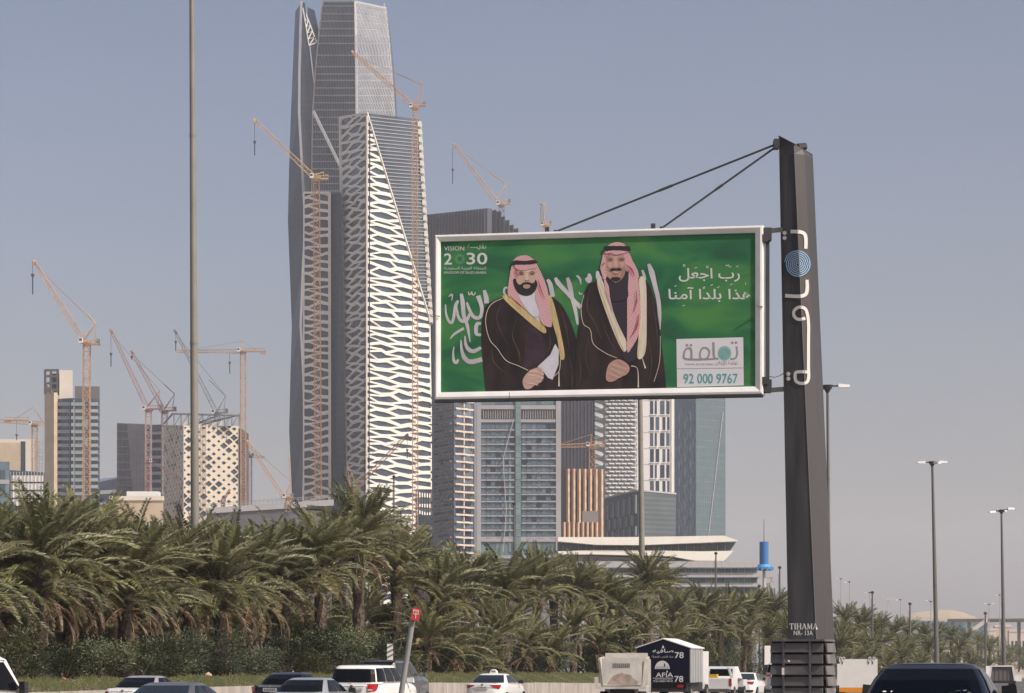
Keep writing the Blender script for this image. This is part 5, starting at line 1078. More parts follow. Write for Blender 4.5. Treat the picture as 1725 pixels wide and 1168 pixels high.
shp('printed_face', [(340, 290), (440, 292), (600, 270), (610, 340), (604, 420), (575, 478), (530, 470), (480, 478), (430, 480), (385, 500), (350, 478), (330, 420), (338, 350)], sk1, F1)
shp('printed_shade', [(335, 280), (440, 300), (400, 330), (360, 370), (330, 420), (345, 340)], sk3, F1)
shp('printed_light', [(400, 290), (470, 296), (560, 292), (520, 325), (455, 325)], sk4, F1); shp('printed_light', [(462, 340), (492, 345), (505, 430), (470, 440)], sk4, F1)
shp('printed_shade', [(375, 345), (420, 335), (440, 350), (430, 368), (390, 368)], sk2, F1); shp('printed_shade', [(520, 345), (560, 328), (592, 345), (580, 362), (535, 362)], sk2, F1)
stk('printed_brow', [([(372, 338), (400, 326), (440, 330)], [1, 1.3, .8]), ([(520, 328), (555, 318), (595, 332)], [.8, 1.3, 1]), ([(382, 356), (405, 350), (430, 356)], [.8, 1.6, .8]), ([(535, 354), (558, 347), (582, 353)], [.8, 1.6, .8]), ([(448, 438), (480, 448), (512, 438)], .8)], hair, F1)
shp('printed_moustache', [(395, 505), (430, 474), (480, 466), (530, 470), (560, 500), (530, 512), (485, 500), (430, 512)], hair, F1)
shp('printed_chin', [(432, 512), (480, 500), (528, 512), (520, 545), (480, 556), (440, 545)], sk1, F1)
shp('printed_lips', [(440, 520), (480, 508), (520, 520), (510, 545), (475, 552), (450, 542)], sk3, F1); stk('printed_lip_line', [([(442, 526), (480, 524), (518, 527)], .5)], sk2, F1)
shp('printed_headcloth', [(330, 200), (600, 195), (612, 262), (560, 275), (450, 296), (340, 285)], kef, F1)
shp('printed_head_ring', [(262, 205), (320, 160), (450, 168), (575, 155), (625, 175), (628, 195), (560, 215), (450, 222), (340, 222), (280, 228)], hair, F1)
stk('printed_fold', [([(640, 430), (670, 540), (730, 700)], [.6, 2, .6]), ([(250, 650), (330, 750), (500, 880)], [.5, 1.2, .5]), ([(345, 270), (330, 330), (370, 380)], [1, 2, 1])], kefd, F1)
lay[0] = 9
# right figure
shp('printed_robe', [(25, 1104), (32, 1104), (40, 800), (70, 600), (105, 430), (180, 390), (280, 375), (400, 375), (490, 395), (540, 520), (572, 700), (590, 850), (612, 1086), (600, 1086)], robe, B_)
stk('printed_robe_crease', [([(130, 430), (110, 560), (160, 660), (200, 760)], [.5, 2.2, 1.8, .4]), ([(120, 740), (100, 880), (140, 1000)], [.4, 2, .4]), ([(520, 480), (545, 640), (560, 800)], [.5, 2, .5]), ([(500, 760), (520, 900), (500, 1040)], [.4, 2.2, .5]), ([(200, 620), (240, 740), (290, 830)], [.4, 1.8, .4]), ([(60, 860), (70, 960), (60, 1060)], [.4, 1.6, .4])], fold, B_)
shp('printed_shirt', [(225, 390), (360, 370), (400, 500), (380, 620), (385, 760), (340, 810), (290, 690), (240, 540)], navy, B_)
shp('printed_sash', [(375, 775), (440, 752), (440, 860), (420, 885), (365, 905), (335, 850)], navy, B_)
shp('printed_trim', [(172, 395), (205, 385), (235, 470), (300, 650), (365, 790), (340, 838), (280, 720), (205, 520)], goldl, B_); shp('printed_trim', [(440, 378), (480, 385), (488, 600), (480, 840), (430, 878), (440, 700), (447, 520)], goldl, B_)
stk('printed_trim_edge', [([(176, 398), (225, 540), (300, 740), (342, 832)], 1.2), ([(444, 760), (434, 872)], 1.6), ([(196, 395), (250, 540), (330, 740)], .7)], gold, B_)
stk('printed_cord', [([(90, 480), (72, 560), (85, 660), (130, 700), (150, 790), (230, 850), (300, 880)], .9), ([(575, 740), (570, 900), (535, 1030)], .8), ([(390, 930), (430, 950), (435, 1066)], [1.5, .9, 2.4]), ([(460, 880), (480, 945)], [.8, 2.6]), ([(570, 560), (575, 700)], .8)], goldl, B_)
shp('printed_hand', [(230, 1015), (245, 925), (300, 888), (350, 905), (380, 940), (365, 980), (315, 1005), (270, 1030)], sk3, B_)
stk('printed_finger', [([(270, 920), (320, 935), (365, 950)], [3, 3.4, 2.6]), ([(262, 945), (310, 965), (350, 975)], [3, 3.4, 2.6]), ([(250, 972), (295, 995), (325, 1000)], [3, 3, 2.4])], skm, B_)
stk('printed_hand_line', [([(262, 930), (320, 960), (365, 975)], .8), ([(250, 960), (300, 985), (330, 1000)], .8), ([(245, 990), (290, 1012)], .8), ([(300, 900), (350, 935)], .9)], sk2, B_)
KS2 = [(495, 68), (600, 100), (650, 190), (700, 290), (740, 400), (790, 540), (810, 760), (830, 1060), (810, 1290), (790, 1400), (700, 1560), (640, 1600), (640, 1200), (640, 900), (650, 600), (600, 450), (350, 560), (385, 700), (400, 850), (440, 1040), (350, 800), (310, 600), (262, 440), (275, 360), (310, 220), (380, 110)]
shp('printed_headcloth', KS2, kef, F2)
shp('printed_collar', [(385, 620), (490, 640), (610, 520), (660, 480), (650, 700), (640, 860), (440, 900), (405, 780)], navy, F2)
shp('printed_face', [(350, 270), (450, 258), (590, 262), (610, 380), (615, 480), (580, 570), (490, 640), (420, 610), (360, 540), (338, 440), (345, 350)], sk3, F2)
shp('printed_light', [(380, 280), (450, 268), (570, 270), (540, 292), (420, 294)], skm, F2); shp('printed_light', [(455, 300), (488, 300), (512, 410), (490, 425), (448, 412)], skm, F2); shp('printed_shade', [(355, 300), (400, 296), (445, 300), (440, 336), (385, 342), (362, 330)], sk2, F2); shp('printed_shade', [(520, 298), (570, 294), (604, 304), (595, 334), (545, 338), (522, 328)], sk2, F2); shp('printed_light', [(365, 372), (425, 358), (420, 418), (380, 430)], skm, F2); shp('printed_light', [(540, 358), (598, 360), (585, 425), (545, 415)], skm, F2)
shp('printed_shade', [(595, 440), (615, 470), (580, 570), (510, 630), (560, 540)], sk2, F2)
stk('printed_brow', [([(365, 300), (400, 282), (445, 288)], [1, 1.4, .8]), ([(520, 285), (560, 280), (605, 300)], [.8, 1.4, 1]), ([(450, 420), (490, 432), (525, 420)], .8), ([(365, 400), (385, 440), (400, 480)], .7), ([(590, 400), (580, 440), (565, 480)], .7)], sk2, F2)
stk('printed_eye', [([(378, 322), (405, 316), (432, 322)], [.8, 1.5, .8]), ([(535, 320), (562, 314), (590, 320)], [.8, 1.5, .8])], hair, F2)
shp('printed_moustache', [(400, 460), (430, 435), (490, 440), (530, 432), (565, 455), (530, 475), (480, 462), (430, 478)], hair, F2); shp('printed_goatee', [(412, 575), (480, 560), (545, 575), (535, 605), (490, 622), (430, 608)], hair, F2)
stk('printed_smile', [([(436, 482), (485, 496), (540, 480)], [.5, 2.0, .5])], M('print_teeth', (.55, .45, .40), .6), F2)
stk('printed_lip_line', [([(432, 492), (485, 512), (545, 490)], [.5, 1.3, .5]), ([(440, 530), (490, 545), (530, 530)], .6)], sk2, F2)
shp('printed_headcloth', [(350, 190), (630, 188), (615, 225), (560, 232), (480, 245), (400, 222), (345, 232)], kef, F2)
shp('printed_head_ring', [(312, 165), (330, 128), (500, 125), (660, 130), (685, 160), (680, 198), (560, 190), (440, 188), (325, 200)], hair, F2)
stk('printed_fold', [([(620, 390), (700, 450), (745, 545)], [1, 3, 1]), ([(765, 740), (775, 900), (730, 1060)], [.6, 2, .6]), ([(345, 240), (390, 250)], [1.5, 2.5]), ([(800, 1080), (780, 1250), (700, 1400)], [.5, 3, .8]), ([(280, 400), (330, 360)], [1.5, 2])], kefd, F2)
# lettering
lay[0] = 4; d_ = lay[0]*.0012; fq = lambda x, y, e=0: pm(x, y, d_+e); mb = MB()
text(mb, T_['vis'], fq, 748, 415, 782, 422.5); text(mb, T_['roya'], fq, 788, 411, 819, 421.5); text(mb, T_['n2'], fq, 748, 427, 761.5, 446); text(mb, T_['n30'], fq, 786, 426, 821, 446); text(mb, T_['ksa'], fq, 748, 449.5, 819, 455.5); text(mb, T_['king'], fq, 748, 457.5, 819.5, 461.5)
t.part('lettering', mb, prw, poster)
mb = MB()
for k in range(22):
    a = k*2*pi/22; r0 = 3.5+(k % 3)*1.2; r1 = 8.5+(k % 2)*1.6; x, y = 774.5, 436.5; stroke(mb, fq, [(x+r0*cos(a), y+r0*sin(a)), (x+r1*cos(a+.2), y+r1*sin(a+.2))], .8, 0, 1); stroke(mb, fq, [(x+6*cos(a), y+6*sin(a)), (x+6*cos(a+.5), y+6*sin(a+.5))], .6, 0, 1)
t.part('emblem', mb, M('print_mint', (.14, .34, .18), .6), poster)
mb = MB(); text(mb, T_['rab'], fq, 1143.5, 452, 1246.5, 475); text(mb, T_['hadha'], fq, 1126, 484, 1265.5, 509)
def dash(x, y, dx=4, dy=-1.6): stroke(mb, fq, [(x-dx/2, y-dy/2), (x+dx/2, y+dy/2)], 1.1, 0, 1)
for x, y in ((1242, 449), (1172, 451.5), (1232, 479.5), (1199, 480.5), (1210, 484), (1138, 482), (1186, 486), (1186, 484), (1151.5, 515), (1230, 449.5)): dash(x, y)
for x, y in ((1152.5, 447.5), (1191.5, 450)):
    stroke(mb, fq, [(x+1.7*cos(a*pi/4), y+1.7*sin(a*pi/4)) for a in range(9)], .9, 0, 2)
stroke(mb, fq, [(1223, 446), (1224, 448.5), (1225.5, 447), (1227, 448.5), (1228, 445.5)], .9); stroke(mb, fq, [(1256, 476), (1256, 480)], 1)
t.part('lettering', mb, prw, poster)
shp('printed_card', [(1139.5, 571.5), (1252, 568.5), (1253, 649.5), (1140.5, 652.5)], card, smooth=False)
lay[0] += 1; d_ = lay[0]*.0012+.002; fq = lambda x, y, e=0: pm(x, y, d_+e)
mb = MB(); X6 = lambda X, Y: (1120+X/5.08, 430+Y/5.08)
stk('card_logo', [([(613, 780), (618, 850), (600, 885), (560, 888)], 3.2), ([(415, 745), (418, 840), (425, 880), (460, 888)], [4, 4.3, 3.4, 3]), ([(430, 888), (320, 890), (300, 850), (320, 800), (355, 795), (380, 820), (375, 860), (340, 890), (180, 888), (165, 850), (178, 810), (205, 795), (228, 812), (230, 885)], 3.0)], lgrey, X6, 4)
for X, Y in ((577, 750), (609, 750), (190, 772), (224, 772)): disc(mb, fq, *X6(X, Y), 2.3)
text(mb, T_['tih'], fq, 1153, 612.5, 1201, 615.5); text(mb, T_['tiha'], fq, 1204, 608, 1242.5, 617); stroke(mb, fq, [(1140.5, 621.5), (1252.8, 620)], .8, 0, 1); t.part('card_logo', mb, lgrey, poster)
mb = MB(); disc(mb, fq, *X6(512, 840), 11.5, n=24, ry=12.5); t.part('card_emblem', mb, tealp, poster)
mb = MB(); stroke(mb, lambda x, y, e=0: pm(x, y, d_+.004+e*.2), [(X6(512, 840)[0]+(1+9.5*k/60)*cos(k*.5), X6(512, 840)[1]+(1+10*k/60)*sin(k*.5)) for k in range(60)], .55, 0, 1); text(mb, T_['tel'], fq, 1151.5, 629.5, 1243, 646.5); t.part('lettering', mb, teal, poster)
# arms, brackets, stays
mb = MB()
for xx in (1291.5,): mb.tube(pm(xx, 655, -.25), pm(xx, 388, -.25), .085, None, 4)
for yy in (388, 657): mb.tube(pm(1285, yy, -.25), P(1318, yy-1, 77.6), .11, None, 4)
for yy, s in ((394, 1), (650, -1)):
    q = pm(1291, yy, -.2); mb.box(q.x-.17, q.x+.13, q.y-.2, q.y+.2, q.z-.2, q.z+.2); q = pm(1287, yy+8*s, -.1); mb.box(q.x-.08, q.x+.1, q.y-.2, q.y+.1, q.z-.12, q.z+.12)
t.part('bracket', mb, dk)
mb = MB(); mb.path([P(1294, 634, 77), P(1304, 636, 77), P(1314, 633, 77.2), P(1320, 629, 77.4)], .014, 4); t.part('cable', mb, dk)
for x, y in ((934, 389), (1113, 383)):
    mb = MB(); a = P(1308, 243 if x < 1000 else 247, 77.4); b = pm(x, y, -.2); mb.tube(a, b, .034, None, 8); mb.tube(b+(a-b)*.47, b+(a-b)*.53, .045, None, 8); st = t.part('stay_rod', mb, dk)
    mb = MB(); q = pm(x-14, y-.5, -.15); mb.tube(q+V((-.07, 0, .05)), q+V((.07, 0, .05)), .09, None, 8); mb.tube(b-V((0, 0, .12)), b+V((0, 0, .05)), .07, None, 6); t.part('stay_lug', mb, dk, st)
mb = MB(); mb.box(*[P(1303, 0, 77.4).x, P(1312, 0, 77.4).x], 77.2, 77.6, P(0, 251, 77.4).z, P(0, 236, 77.4).z); t.part('stay_anchor', mb, dk)
# casing of flared planks round the foot of the pole
fl = M('casing_grey', (.11, .102, .098), .6, var=.3, vs=1.5, stretch=(.4, .4, 3)); fl2 = M('casing_side', (.13, .125, .12), .6, var=.25, vs=2)
mb = MB(); q = [P(1300, 1190, 75.9), P(1388, 1190, 75.3), P(1404, 1190, 76.6), P(1330, 1190, 78.9)]; mb.prism(q, [V((p.x, p.y, P(0, 1081, 75.6).z)) for p in q]); t.part('casing_core', mb, M('core_black', (.018, .018, .02), .8))
zt_ = P(0, 1078, 75.5).z
mb = MB(); q = [P(1297, 0, 75.6), P(1389, 0, 74.9), P(1407, 0, 76.5), P(1330, 0, 79)]; mb.prism([V((p.x, p.y, zt_-.05)) for p in q], [V((p.x, p.y, zt_+.01)) for p in q]); t.part('casing_lid', mb, fl2)
fc = Fac(P(1298, 1180, 75.75), P(1388, 1180, 75.05), P(1388, 1081, 75.05), P(1298, 1081, 75.75)); fs_ = Fac(P(1389, 1180, 75.1), P(1404, 1180, 76.4), P(1404, 1081, 76.4), P(1389, 1081, 75.1))
def plank(f, u0, u1, r, mat, jit):
    h = 1/5.25; v1 = 1-r*h-.03; v0 = v1-h*.80; mb = MB(); o0, o1 = .05+jit, .095+jit
    mb.hexa([f.m(u0-.01, v0, o1), f.m(u1+.01, v0, o1), f.m(u1+.01, v0, o1-.05), f.m(u0-.01, v0, o1-.05), f.m(u0, v1, o0), f.m(u1, v1, o0), f.m(u1, v1, o0-.05), f.m(u0, v1, o0-.05)]); t.part('casing_plank', mb, mat)
for r in range(5):
    plank(fc, .02, .235, r, fl, U(-.02, .02)); plank(fc, .285, .735, r, fl, U(-.01, .03)); plank(fc, .785, .985, r, fl, U(-.02, .02)); plank(fs_, .04, .95, r, fl2, U(-.02, .02))
for u in (.26, .755): fc.part(t, 'casing_post', u-.018, u+.018, 0, 1, 0, .12, fl)
mb = MB(); q = fc.m(.26, .5, .15); mb.box(q.x-.04, q.x+.04, q.y-.05, q.y, q.z-.12, q.z+.1); q = fc.m(.36, .66, .16); mb.tube(q, q+V((.03, -.02, .02)), .04, None, 6); t.part('latch', mb, M('latch_pale', (.5, .48, .45), .5))
fc.part(t, 'mesh_strip', .04, .235, .0, .03, .1, .16, M('strip_white', (.45, .45, .45), .6))
# leaning red sign
t = Thing('leaning_sign', 'leaning grey post carrying a small red plate with white marks', 'sign', P(671, 1190, 60))
mb = MB(); mb.tube(P(671, 1200, 60), P(695.5, 1043, 60), .070, .070, 12); mb.tube(P(695.3, 1045, 60), P(695.7, 1042, 60), .09, None, 12); t.part('post', mb, M('post_grey', (.24, .24, .23), .5, var=.1, vs=3), smooth=40)
rp = [(695, 1024), (707.5, 1026), (709, 1031), (706, 1044), (702, 1046.5), (692, 1044), (694, 1030)]
mb = MB(); a = [P(x, y, 59.85) for x, y in rp]; mb.prism(a, [p+V((0, .03, 0)) for p in a]); pl = t.part('plate', mb, M('sign_red', (.52, .05, .045), .45, var=.12, vs=4))
mb = MB(); fr_ = lambda x, y, e=0: P(x, y, 59.835-e)
for pts in ([(697, 1027.5), (705, 1029.5)], [(697, 1027.5), (696.5, 1031)], [(696, 1034), (705, 1035)], [(704.8, 1029.5), (704, 1034)], [(700.5, 1035), (700, 1042)], [(699, 1031), (702, 1031.5)]): stroke(mb, fr_, pts, 1.1, 0, 1)
t.part('marks', mb, M('sign_pale', (.75, .68, .65), .5), pl)
mb = MB(); mb.tube(P(695, 1040, 59.95), P(697, 1030, 59.95), .02, None, 4); t.part('bracket', mb, dk)
# ============================================================ VEHICLES
tyre = M('tyre', (.02, .02, .02), .85); rim = M('rim', (.35, .35, .36), .35, metal=.6); cglass = M('car_glass', (.005, .006, .008), .08, spec=.15); cglass_l = M('car_glass_light', (.05, .06, .065), .08, spec=.8)
redl = M('tail_red', (.38, .012, .015), .2, coat=.6); chrome = M('chrome', (.5, .5, .5), .18, metal=.9); plast = M('black_plastic', (.025, .025, .027), .5); plate_m = M('plate_white', (.62, .62, .60), .5); plate_t = M('plate_text', (.04, .04, .04), .6); lampc = M('lamp_clear', (.6, .58, .55), .2, coat=.5)
def se(a, hw, hl, n): c, s_ = cos(a), sin(a); return hw*math.copysign(abs(c)**(2/n), c), hl*math.copysign(abs(s_)**(2/n), s_)
class Car:
    def __init__(s, label, cat, loc, rz, L, W, H, kind, paint, glass=None, belt=None, group='cars on the highway', name='passenger_car'):
        s.L, s.W, s.H, s.kind = L, W, H, kind; s.belt = belt or (.98 if kind == 'sedan' else 1.27)
        t = s.t = Thing(name, label, cat, loc, group, local=True, rz=rz); hb = L/2; B = s.belt; suv = kind != 'sedan'
        def top(y):
            if suv: pts = [(-hb, B), (hb*.32, B), (hb*.5, B-.02), (hb*.85, B-.12), (hb, B-.35)]
            else: pts = [(-hb, B-.05), (-hb*.9, B+.03), (-hb*.6, B+.03), (hb*.3, B), (hb*.5, B-.03), (hb*.85, B-.15), (hb, B-.34)]
            for (a, za), (b, zb) in zip(pts, pts[1:]):
                if y <= b: return za+(zb-za)*max(0, (y-a)/(b-a))
            return pts[-1][1]
        mb = MB(); N = 48; rings = []
        for z, sc in ((.2, .93), (.32, .985), (.48, 1), (.66, 1), (-.16, .985), (-.05, .955), (0, .90), (.012, .8), (.03, .5), (.035, .02)):
            r = []
            for k in range(N):
                x, y = se(2*pi*k/N, W/2*sc, hb*(1-(1-sc)*.35 if sc > .85 else sc), 5.0); y0 = y
                zz = z if z >= .19 else top(y0)+z
                zz = min(zz, top(y0)-.1) if z > .19 else zz
                tum = 0; r.append((x, y, zz))
            rings.append(r)
        for a, b in zip(rings, rings[1:]): mb.prism(a, b, 0, False)
        mb.poly(list(reversed(rings[0]))); t.part('body', mb, paint, smooth=38); s.top = top
        # greenhouse: (t, rear y, front y, half width, z)
        if suv: s.gh = [(0, -hb+.05, hb*.42, W/2*.93, B-.02), (.5, -hb+.16, hb*.25, W/2*.87, B+(H-B)*.5), (.85, -hb+.26, hb*.10, W/2*.80, H-.09), (1, -hb+.36, hb*.06, W/2*.74, H-.02)]
        else: s.gh = [(0, -hb*.66, hb*.50, W/2*.94, B), (.5, -hb*.505, hb*.28, W/2*.82, B+(H-B)*.52), (.85, -hb*.36, hb*.11, W/2*.71, H-.075), (1, -hb*.26, hb*.05, W/2*.62, H-.02)]
        mb = MB(); rings = []
        for j in range(21): rings.append([s.gp(2*pi*k/N, j/20) for k in range(N)])
        _, yr, yf, hw, z = s.gh[-1]
        for sc, dz in ((.92, .012), (.7, .02), (.4, .026), (.02, .03)): rings.append([(x*sc, (y-(yr+yf)/2)*sc+(yr+yf)/2, z_+dz) for x, y, z_ in rings[20]])
        for a, b in zip(rings, rings[1:]): mb.prism(a, b, 0, False)
        t.part('roof', mb, paint, smooth=50)
        g = glass or cglass; s.glass('rear_window', 1.5*pi, .88 if not suv else .86, (.12 if not suv else .08), .88 if not suv else .80, g); s.glass('windscreen', .5*pi, .88, .1, .88, g)
        for sd in (0, pi):
            if suv: s.side('side_window', sd, -.86, -.46, .10, .84, g); s.side('side_window', sd, -.42, .10, .10, .86, g); s.side('side_window', sd, .14, .70, .10, .86, g)
            else: s.side('side_window', sd, -.62, .02, .12, .86, g); s.side('side_window', sd, .07, .72, .12, .86, g)
        for sd in (0, pi):      # bright strip along the foot of the side windows
            A = [(math.asin(math.copysign(abs(f)**(5.5/2), f)) if sd == 0 else pi-math.asin(math.copysign(abs(f)**(5.5/2), f))) for f in (-.62, -.2, .2, .72)]
            mb = MB(); mb.path([V(s.gp(a, .07, .014)) for a in A], .009, 4); t.part('window_trim', mb, chrome)
        for sx in (-1, 1):
            for y in (-hb*.62, hb*.62): s.wheel(sx, y)
            w_ = W/2*.95
            mb = MB(); y = hb*.30; mb.hexa([(sx*w_, y, B+.02), (sx*(w_+.23), y-.04, B+.0), (sx*(w_+.23), y+.10, B+.0), (sx*w_, y+.12, B+.02), (sx*w_, y, B+.15), (sx*(w_+.21), y-.04, B+.17), (sx*(w_+.19), y+.10, B+.16), (sx*w_, y+.12, B+.13)][::1] if sx > 0 else [(sx*(w_+.23), y-.04, B), (sx*w_, y, B+.02), (sx*w_, y+.12, B+.02), (sx*(w_+.23), y+.10, B), (sx*(w_+.21), y-.04, B+.17), (sx*w_, y, B+.15), (sx*w_, y+.12, B+.13), (sx*(w_+.19), y+.10, B+.16)]); t.part('mirror', mb, paint if suv else plast, smooth=60)
    def gp(s, a, tt, off=0):
        for (t0, *p), (t1, *q) in zip(s.gh, s.gh[1:]):
            if tt <= t1+1e-9: k = (tt-t0)/(t1-t0); yr, yf, hw, z = [u*(1-k)+v*k for u, v in zip(p, q)]; break
        x, y = se(a, hw+off, (yf-yr)/2+off, 5.5); bulge = .0
        return (x, y+(yr+yf)/2, z)
    def patch(s, name, angs, t0, t1, mat):
        mb = MB(); n = len(angs); ts = [t0]+[k*.05 for k in range(21) if t0+.004 < k*.05 < t1-.004]+[t1]; m = len(ts)-1; P_ = [[s.gp(a, t_, .012) for a in angs] for t_ in ts]
        for j in range(m):
            for k in range(n-1): mb.add([P_[j][k], P_[j][k+1], P_[j+1][k+1], P_[j+1][k]], [(0, 1, 2, 3)])
        return s.t.part(name, mb, mat, smooth=60)
    def glass(s, name, c, fr, t0, t1, mat):
        A = []; sg = 1 if c < pi else -1
        for k in range(13):
            f = -fr+2*fr*k/12; a = math.acos(math.copysign(abs(f)**(5.5/2), f)); A.append(a if sg > 0 else -a)
        s.patch(name, A, t0, t1, mat)
    def side(s, name, c, f0, f1, t0, t1, mat):
        A = []
        for k in range(7): f = f0+(f1-f0)*k/6; a = math.asin(math.copysign(abs(f)**(5.5/2), f)); A.append(a if c == 0 else pi-a)
        s.patch(name, A, t0, t1, mat)
    def wheel(s, sx, y, r=.32):
        x = sx*(s.W/2-.09); mb = MB(); mb.tube((x-.11, y, r), (x+.11, y, r), r, None, 18); o = s.t.part('wheel', mb, tyre, smooth=40); mb = MB(); e = x+sx*.113; mb.tube((e, y, r), (e+sx*.01, y, r), r*.62, None, 14); s.t.part('rim', mb, rim, o)
    def rear(s, lights, plate=True, badge=True, zl=.78, wl=.36, hl=.2, spoil=False, wiper=False, bumper=True):
        t, L, W = s.t, s.L, s.W; yb = -L/2
        for sx in (-1, 1):
            f0 = {'tall': .56, 'swept': .40, 'std': .62}[lights]; a0 = math.acos(f0**2.5); a1 = math.asin((1-.28/(L/2))**2.5); n = 12; mb = MB(); lo = []; hi = []
            for k in range(n+1):
                a = a0+(a1-a0)*k/n; x, y = se(-a, W/2+.012, L/2+.012, 5.0); u = k/n
                z0, z1 = (zl, zl+hl) if lights != 'swept' else (zl+hl*.75*(1-u)**2-.02, zl+hl*(.92+.08*u))
                if lights == 'tall': z0 = zl+.03*u
                if u > .8 and lights != 'std': m_ = (u-.8)/.2; z0 += (z1-z0)*m_*.6
                lo.append((sx*x, y, z0)); hi.append((sx*x, y, z1))
            for k in range(n): mb.add([lo[k], lo[k+1], hi[k+1], hi[k]], [(0, 1, 2, 3)])
            o = t.part('tail_light', mb, redl, smooth=60)
            if lights == 'tall': mb = MB(); q = [(sx*W/2*.60, yb-.034, zl+.03), (sx*W/2*.76, yb-.026, zl+.03), (sx*W/2*.76, yb-.026, zl+.085), (sx*W/2*.60, yb-.034, zl+.085)]; mb.prism(q, [(a, b+.01, c) for a, b, c in q]); t.part('reverse_lens', mb, lampc, o)
        if plate:
            z = zl-.02; mb = MB(); mb.box(-.26, .26, yb-.03, yb, z, z+.13); o = t.part('number_plate', mb, plate_m); mb = MB()
            for k in range(7): mb.box(-.21+k*.06, -.18+k*.06, yb-.034, yb-.0305, z+.035, z+.095)
            t.part('plate_marks', mb, plate_t, o)
        if badge: mb = MB(); mb.tube((0, yb-.02, zl+.17), (0, yb+.02, zl+.17), .05, None, 12); t.part('badge', mb, chrome, smooth=30)
        if bumper: mb = MB(); mb.box(-W/2*.86, W/2*.86, yb-.05, yb+.12, .34, .46); t.part('bumper', mb, plast)
        mb = MB(); mb.box(-.42, .42, yb-.035, yb, zl+.145, zl+.17); t.part('trim_strip', mb, chrome if badge else plast)
        if wiper: mb = MB(); mb.tube((0, yb+.03, s.belt+.03), (-.32, yb+.14, s.belt+.17), .012, None, 4); t.part('wiper', mb, plast)
        if spoil: mb = MB(); mb.hexa([(-W*.36, yb+.2, s.H-.075), (W*.36, yb+.2, s.H-.075), (W*.36, yb+.5, s.H-.03), (-W*.36, yb+.5, s.H-.03), (-W*.36, yb+.2, s.H-.045), (W*.36, yb+.2, s.H-.045), (W*.36, yb+.5, s.H+.0), (-W*.36, yb+.5, s.H+.0)]); t.part('spoiler', mb, plast)
YAW = -radians(15)
def place(x, D, z=0): return V(((x-CX)/FPX*D, D, z))
def paint(n, c, r=.28, metal=0): return M(n, c, r, metal=metal, coat=.5)
wp = paint('paint_white', (.74, .74, .72)); gp_ = paint('paint_grey', (.11, .12, .13), .3, .4); sp2 = paint('paint_silver', (.42, .44, .46), .3, .5); dp = M('paint_dark', (.014, .016, .024), .25, coat=.3); np_ = M('paint_navy_black', (.002, .003, .008), .25, coat=.06, spec=.15); mg = paint('paint_mid_grey', (.17, .175, .18), .3, .5)
def ctr(x, D, L, yaw=YAW):     # centre of a car whose rear stands at pixel x, distance D
    p = place(x, D); return p+V((-sin(yaw)*L/2, cos(yaw)*L/2, 0))
c = Car('white saloon behind the grey one at left, only its roof and rear window showing', 'car', ctr(206, 84, 4.6), YAW, 4.6, 1.8, 1.45, 'sedan', wp); c.rear('std', zl=.76, hl=.15)
c = Car('blue grey saloon nearest the left corner, roof just above the lower edge', 'car', ctr(232, 53, 4.7)+V((0, 0, .02)), YAW, 4.7, 1.82, 1.46, 'sedan', gp_, M('car_glass_blue', (.015, .022, .03), .08, spec=.35)); c.rear('std', zl=.76, hl=.15)
c = Car('dark saloon with one red tail lamp, half hidden behind the silver one', 'car', ctr(455, 84, 4.7)+V((0, 0, .12)), YAW, 4.7, 1.82, 1.45, 'sedan', dp); c.rear('std', zl=.80, hl=.16)
c = Car('silver saloon with a black rear window, between dark saloon and white off-roader', 'car', ctr(484, 72, 4.8), YAW, 4.8, 1.82, 1.46, 'sedan', sp2); c.rear('std', zl=.76, hl=.15)
c = Car('grey off-road car behind the white one, roof rails showing', 'car', ctr(633, 96, 4.9)+V((0, 0, .08)), YAW, 4.9, 1.9, 1.92, 'suv', mg, M('car_glass_grey', (.03, .034, .038), .1, spec=.5)); c.rear('tall', zl=1.0, spoil=True)
mb = MB()
for sx in (-1, 1): mb.tube((sx*.62, -2.0, 1.96), (sx*.62, .1, 1.96), .025, None, 5)
c.t.part('roof_rail', mb, plast)
c = Car('white off-road car with large red tail lamps and open black rear window', 'car', ctr(592, 76, 4.7), YAW, 4.7, 1.84, 1.84, 'suv', wp, cglass); c.rear('tall', zl=1.0, hl=.25, spoil=False, wiper=True)
mb = MB(); mb.box(-.34, .34, -2.395, -2.352, .98, 1.06); c.t.part('plate_recess', mb, M('recess_grey', (.3, .3, .3), .5)); mb = MB()
for sx in (-1, 1):
    for y in (.1, .95): mb.box(sx*.925-.012, sx*.925+.012, y-.08, y+.08, 1.0, 1.035)
c.t.part('door_handle', mb, wp)
TXL = c = Car('white taxi with a rounded white roof sign, alone on the road in the middle', 'taxi', ctr(812, 104, 4.55)+V((0, 0, .0)), YAW, 4.55, 1.78, 1.43, 'sedan', wp, M('car_glass_blue', (.03, .045, .06)), name='taxi'); c.rear('swept', zl=.78, hl=.18)
mb = MB(); n = 10; A = [(.17*cos(pi*k/n), -.35-.09, 1.43+.19*sin(pi*k/n)) for k in range(n+1)]; mb.prism(A, [(x, y+.16, z) for x, y, z in A]); o = c.t.part('roof_sign', mb, white); mb = MB(); mb.box(-.09, .09, -.445, -.4405, 1.49, 1.55); c.t.part('sign_marks', mb, grey_p, o)
c = Car('white saloon with a red tail lamp right of the blue box truck', 'car', ctr(1246, 138, 4.6)+V((0, 0, -.13)), YAW, 4.6, 1.8, 1.45, 'sedan', wp, M('car_glass_grey', (.06, .065, .07))); c.rear('swept', zl=.78, hl=.18)
c = Car('dark red saloon almost hidden behind the white saloon by the billboard', 'car', ctr(1256, 160, 4.5)+V((0, 0, -.25)), YAW, 4.5, 1.78, 1.42, 'sedan', paint('paint_red', (.22, .02, .02))); c.rear('std')
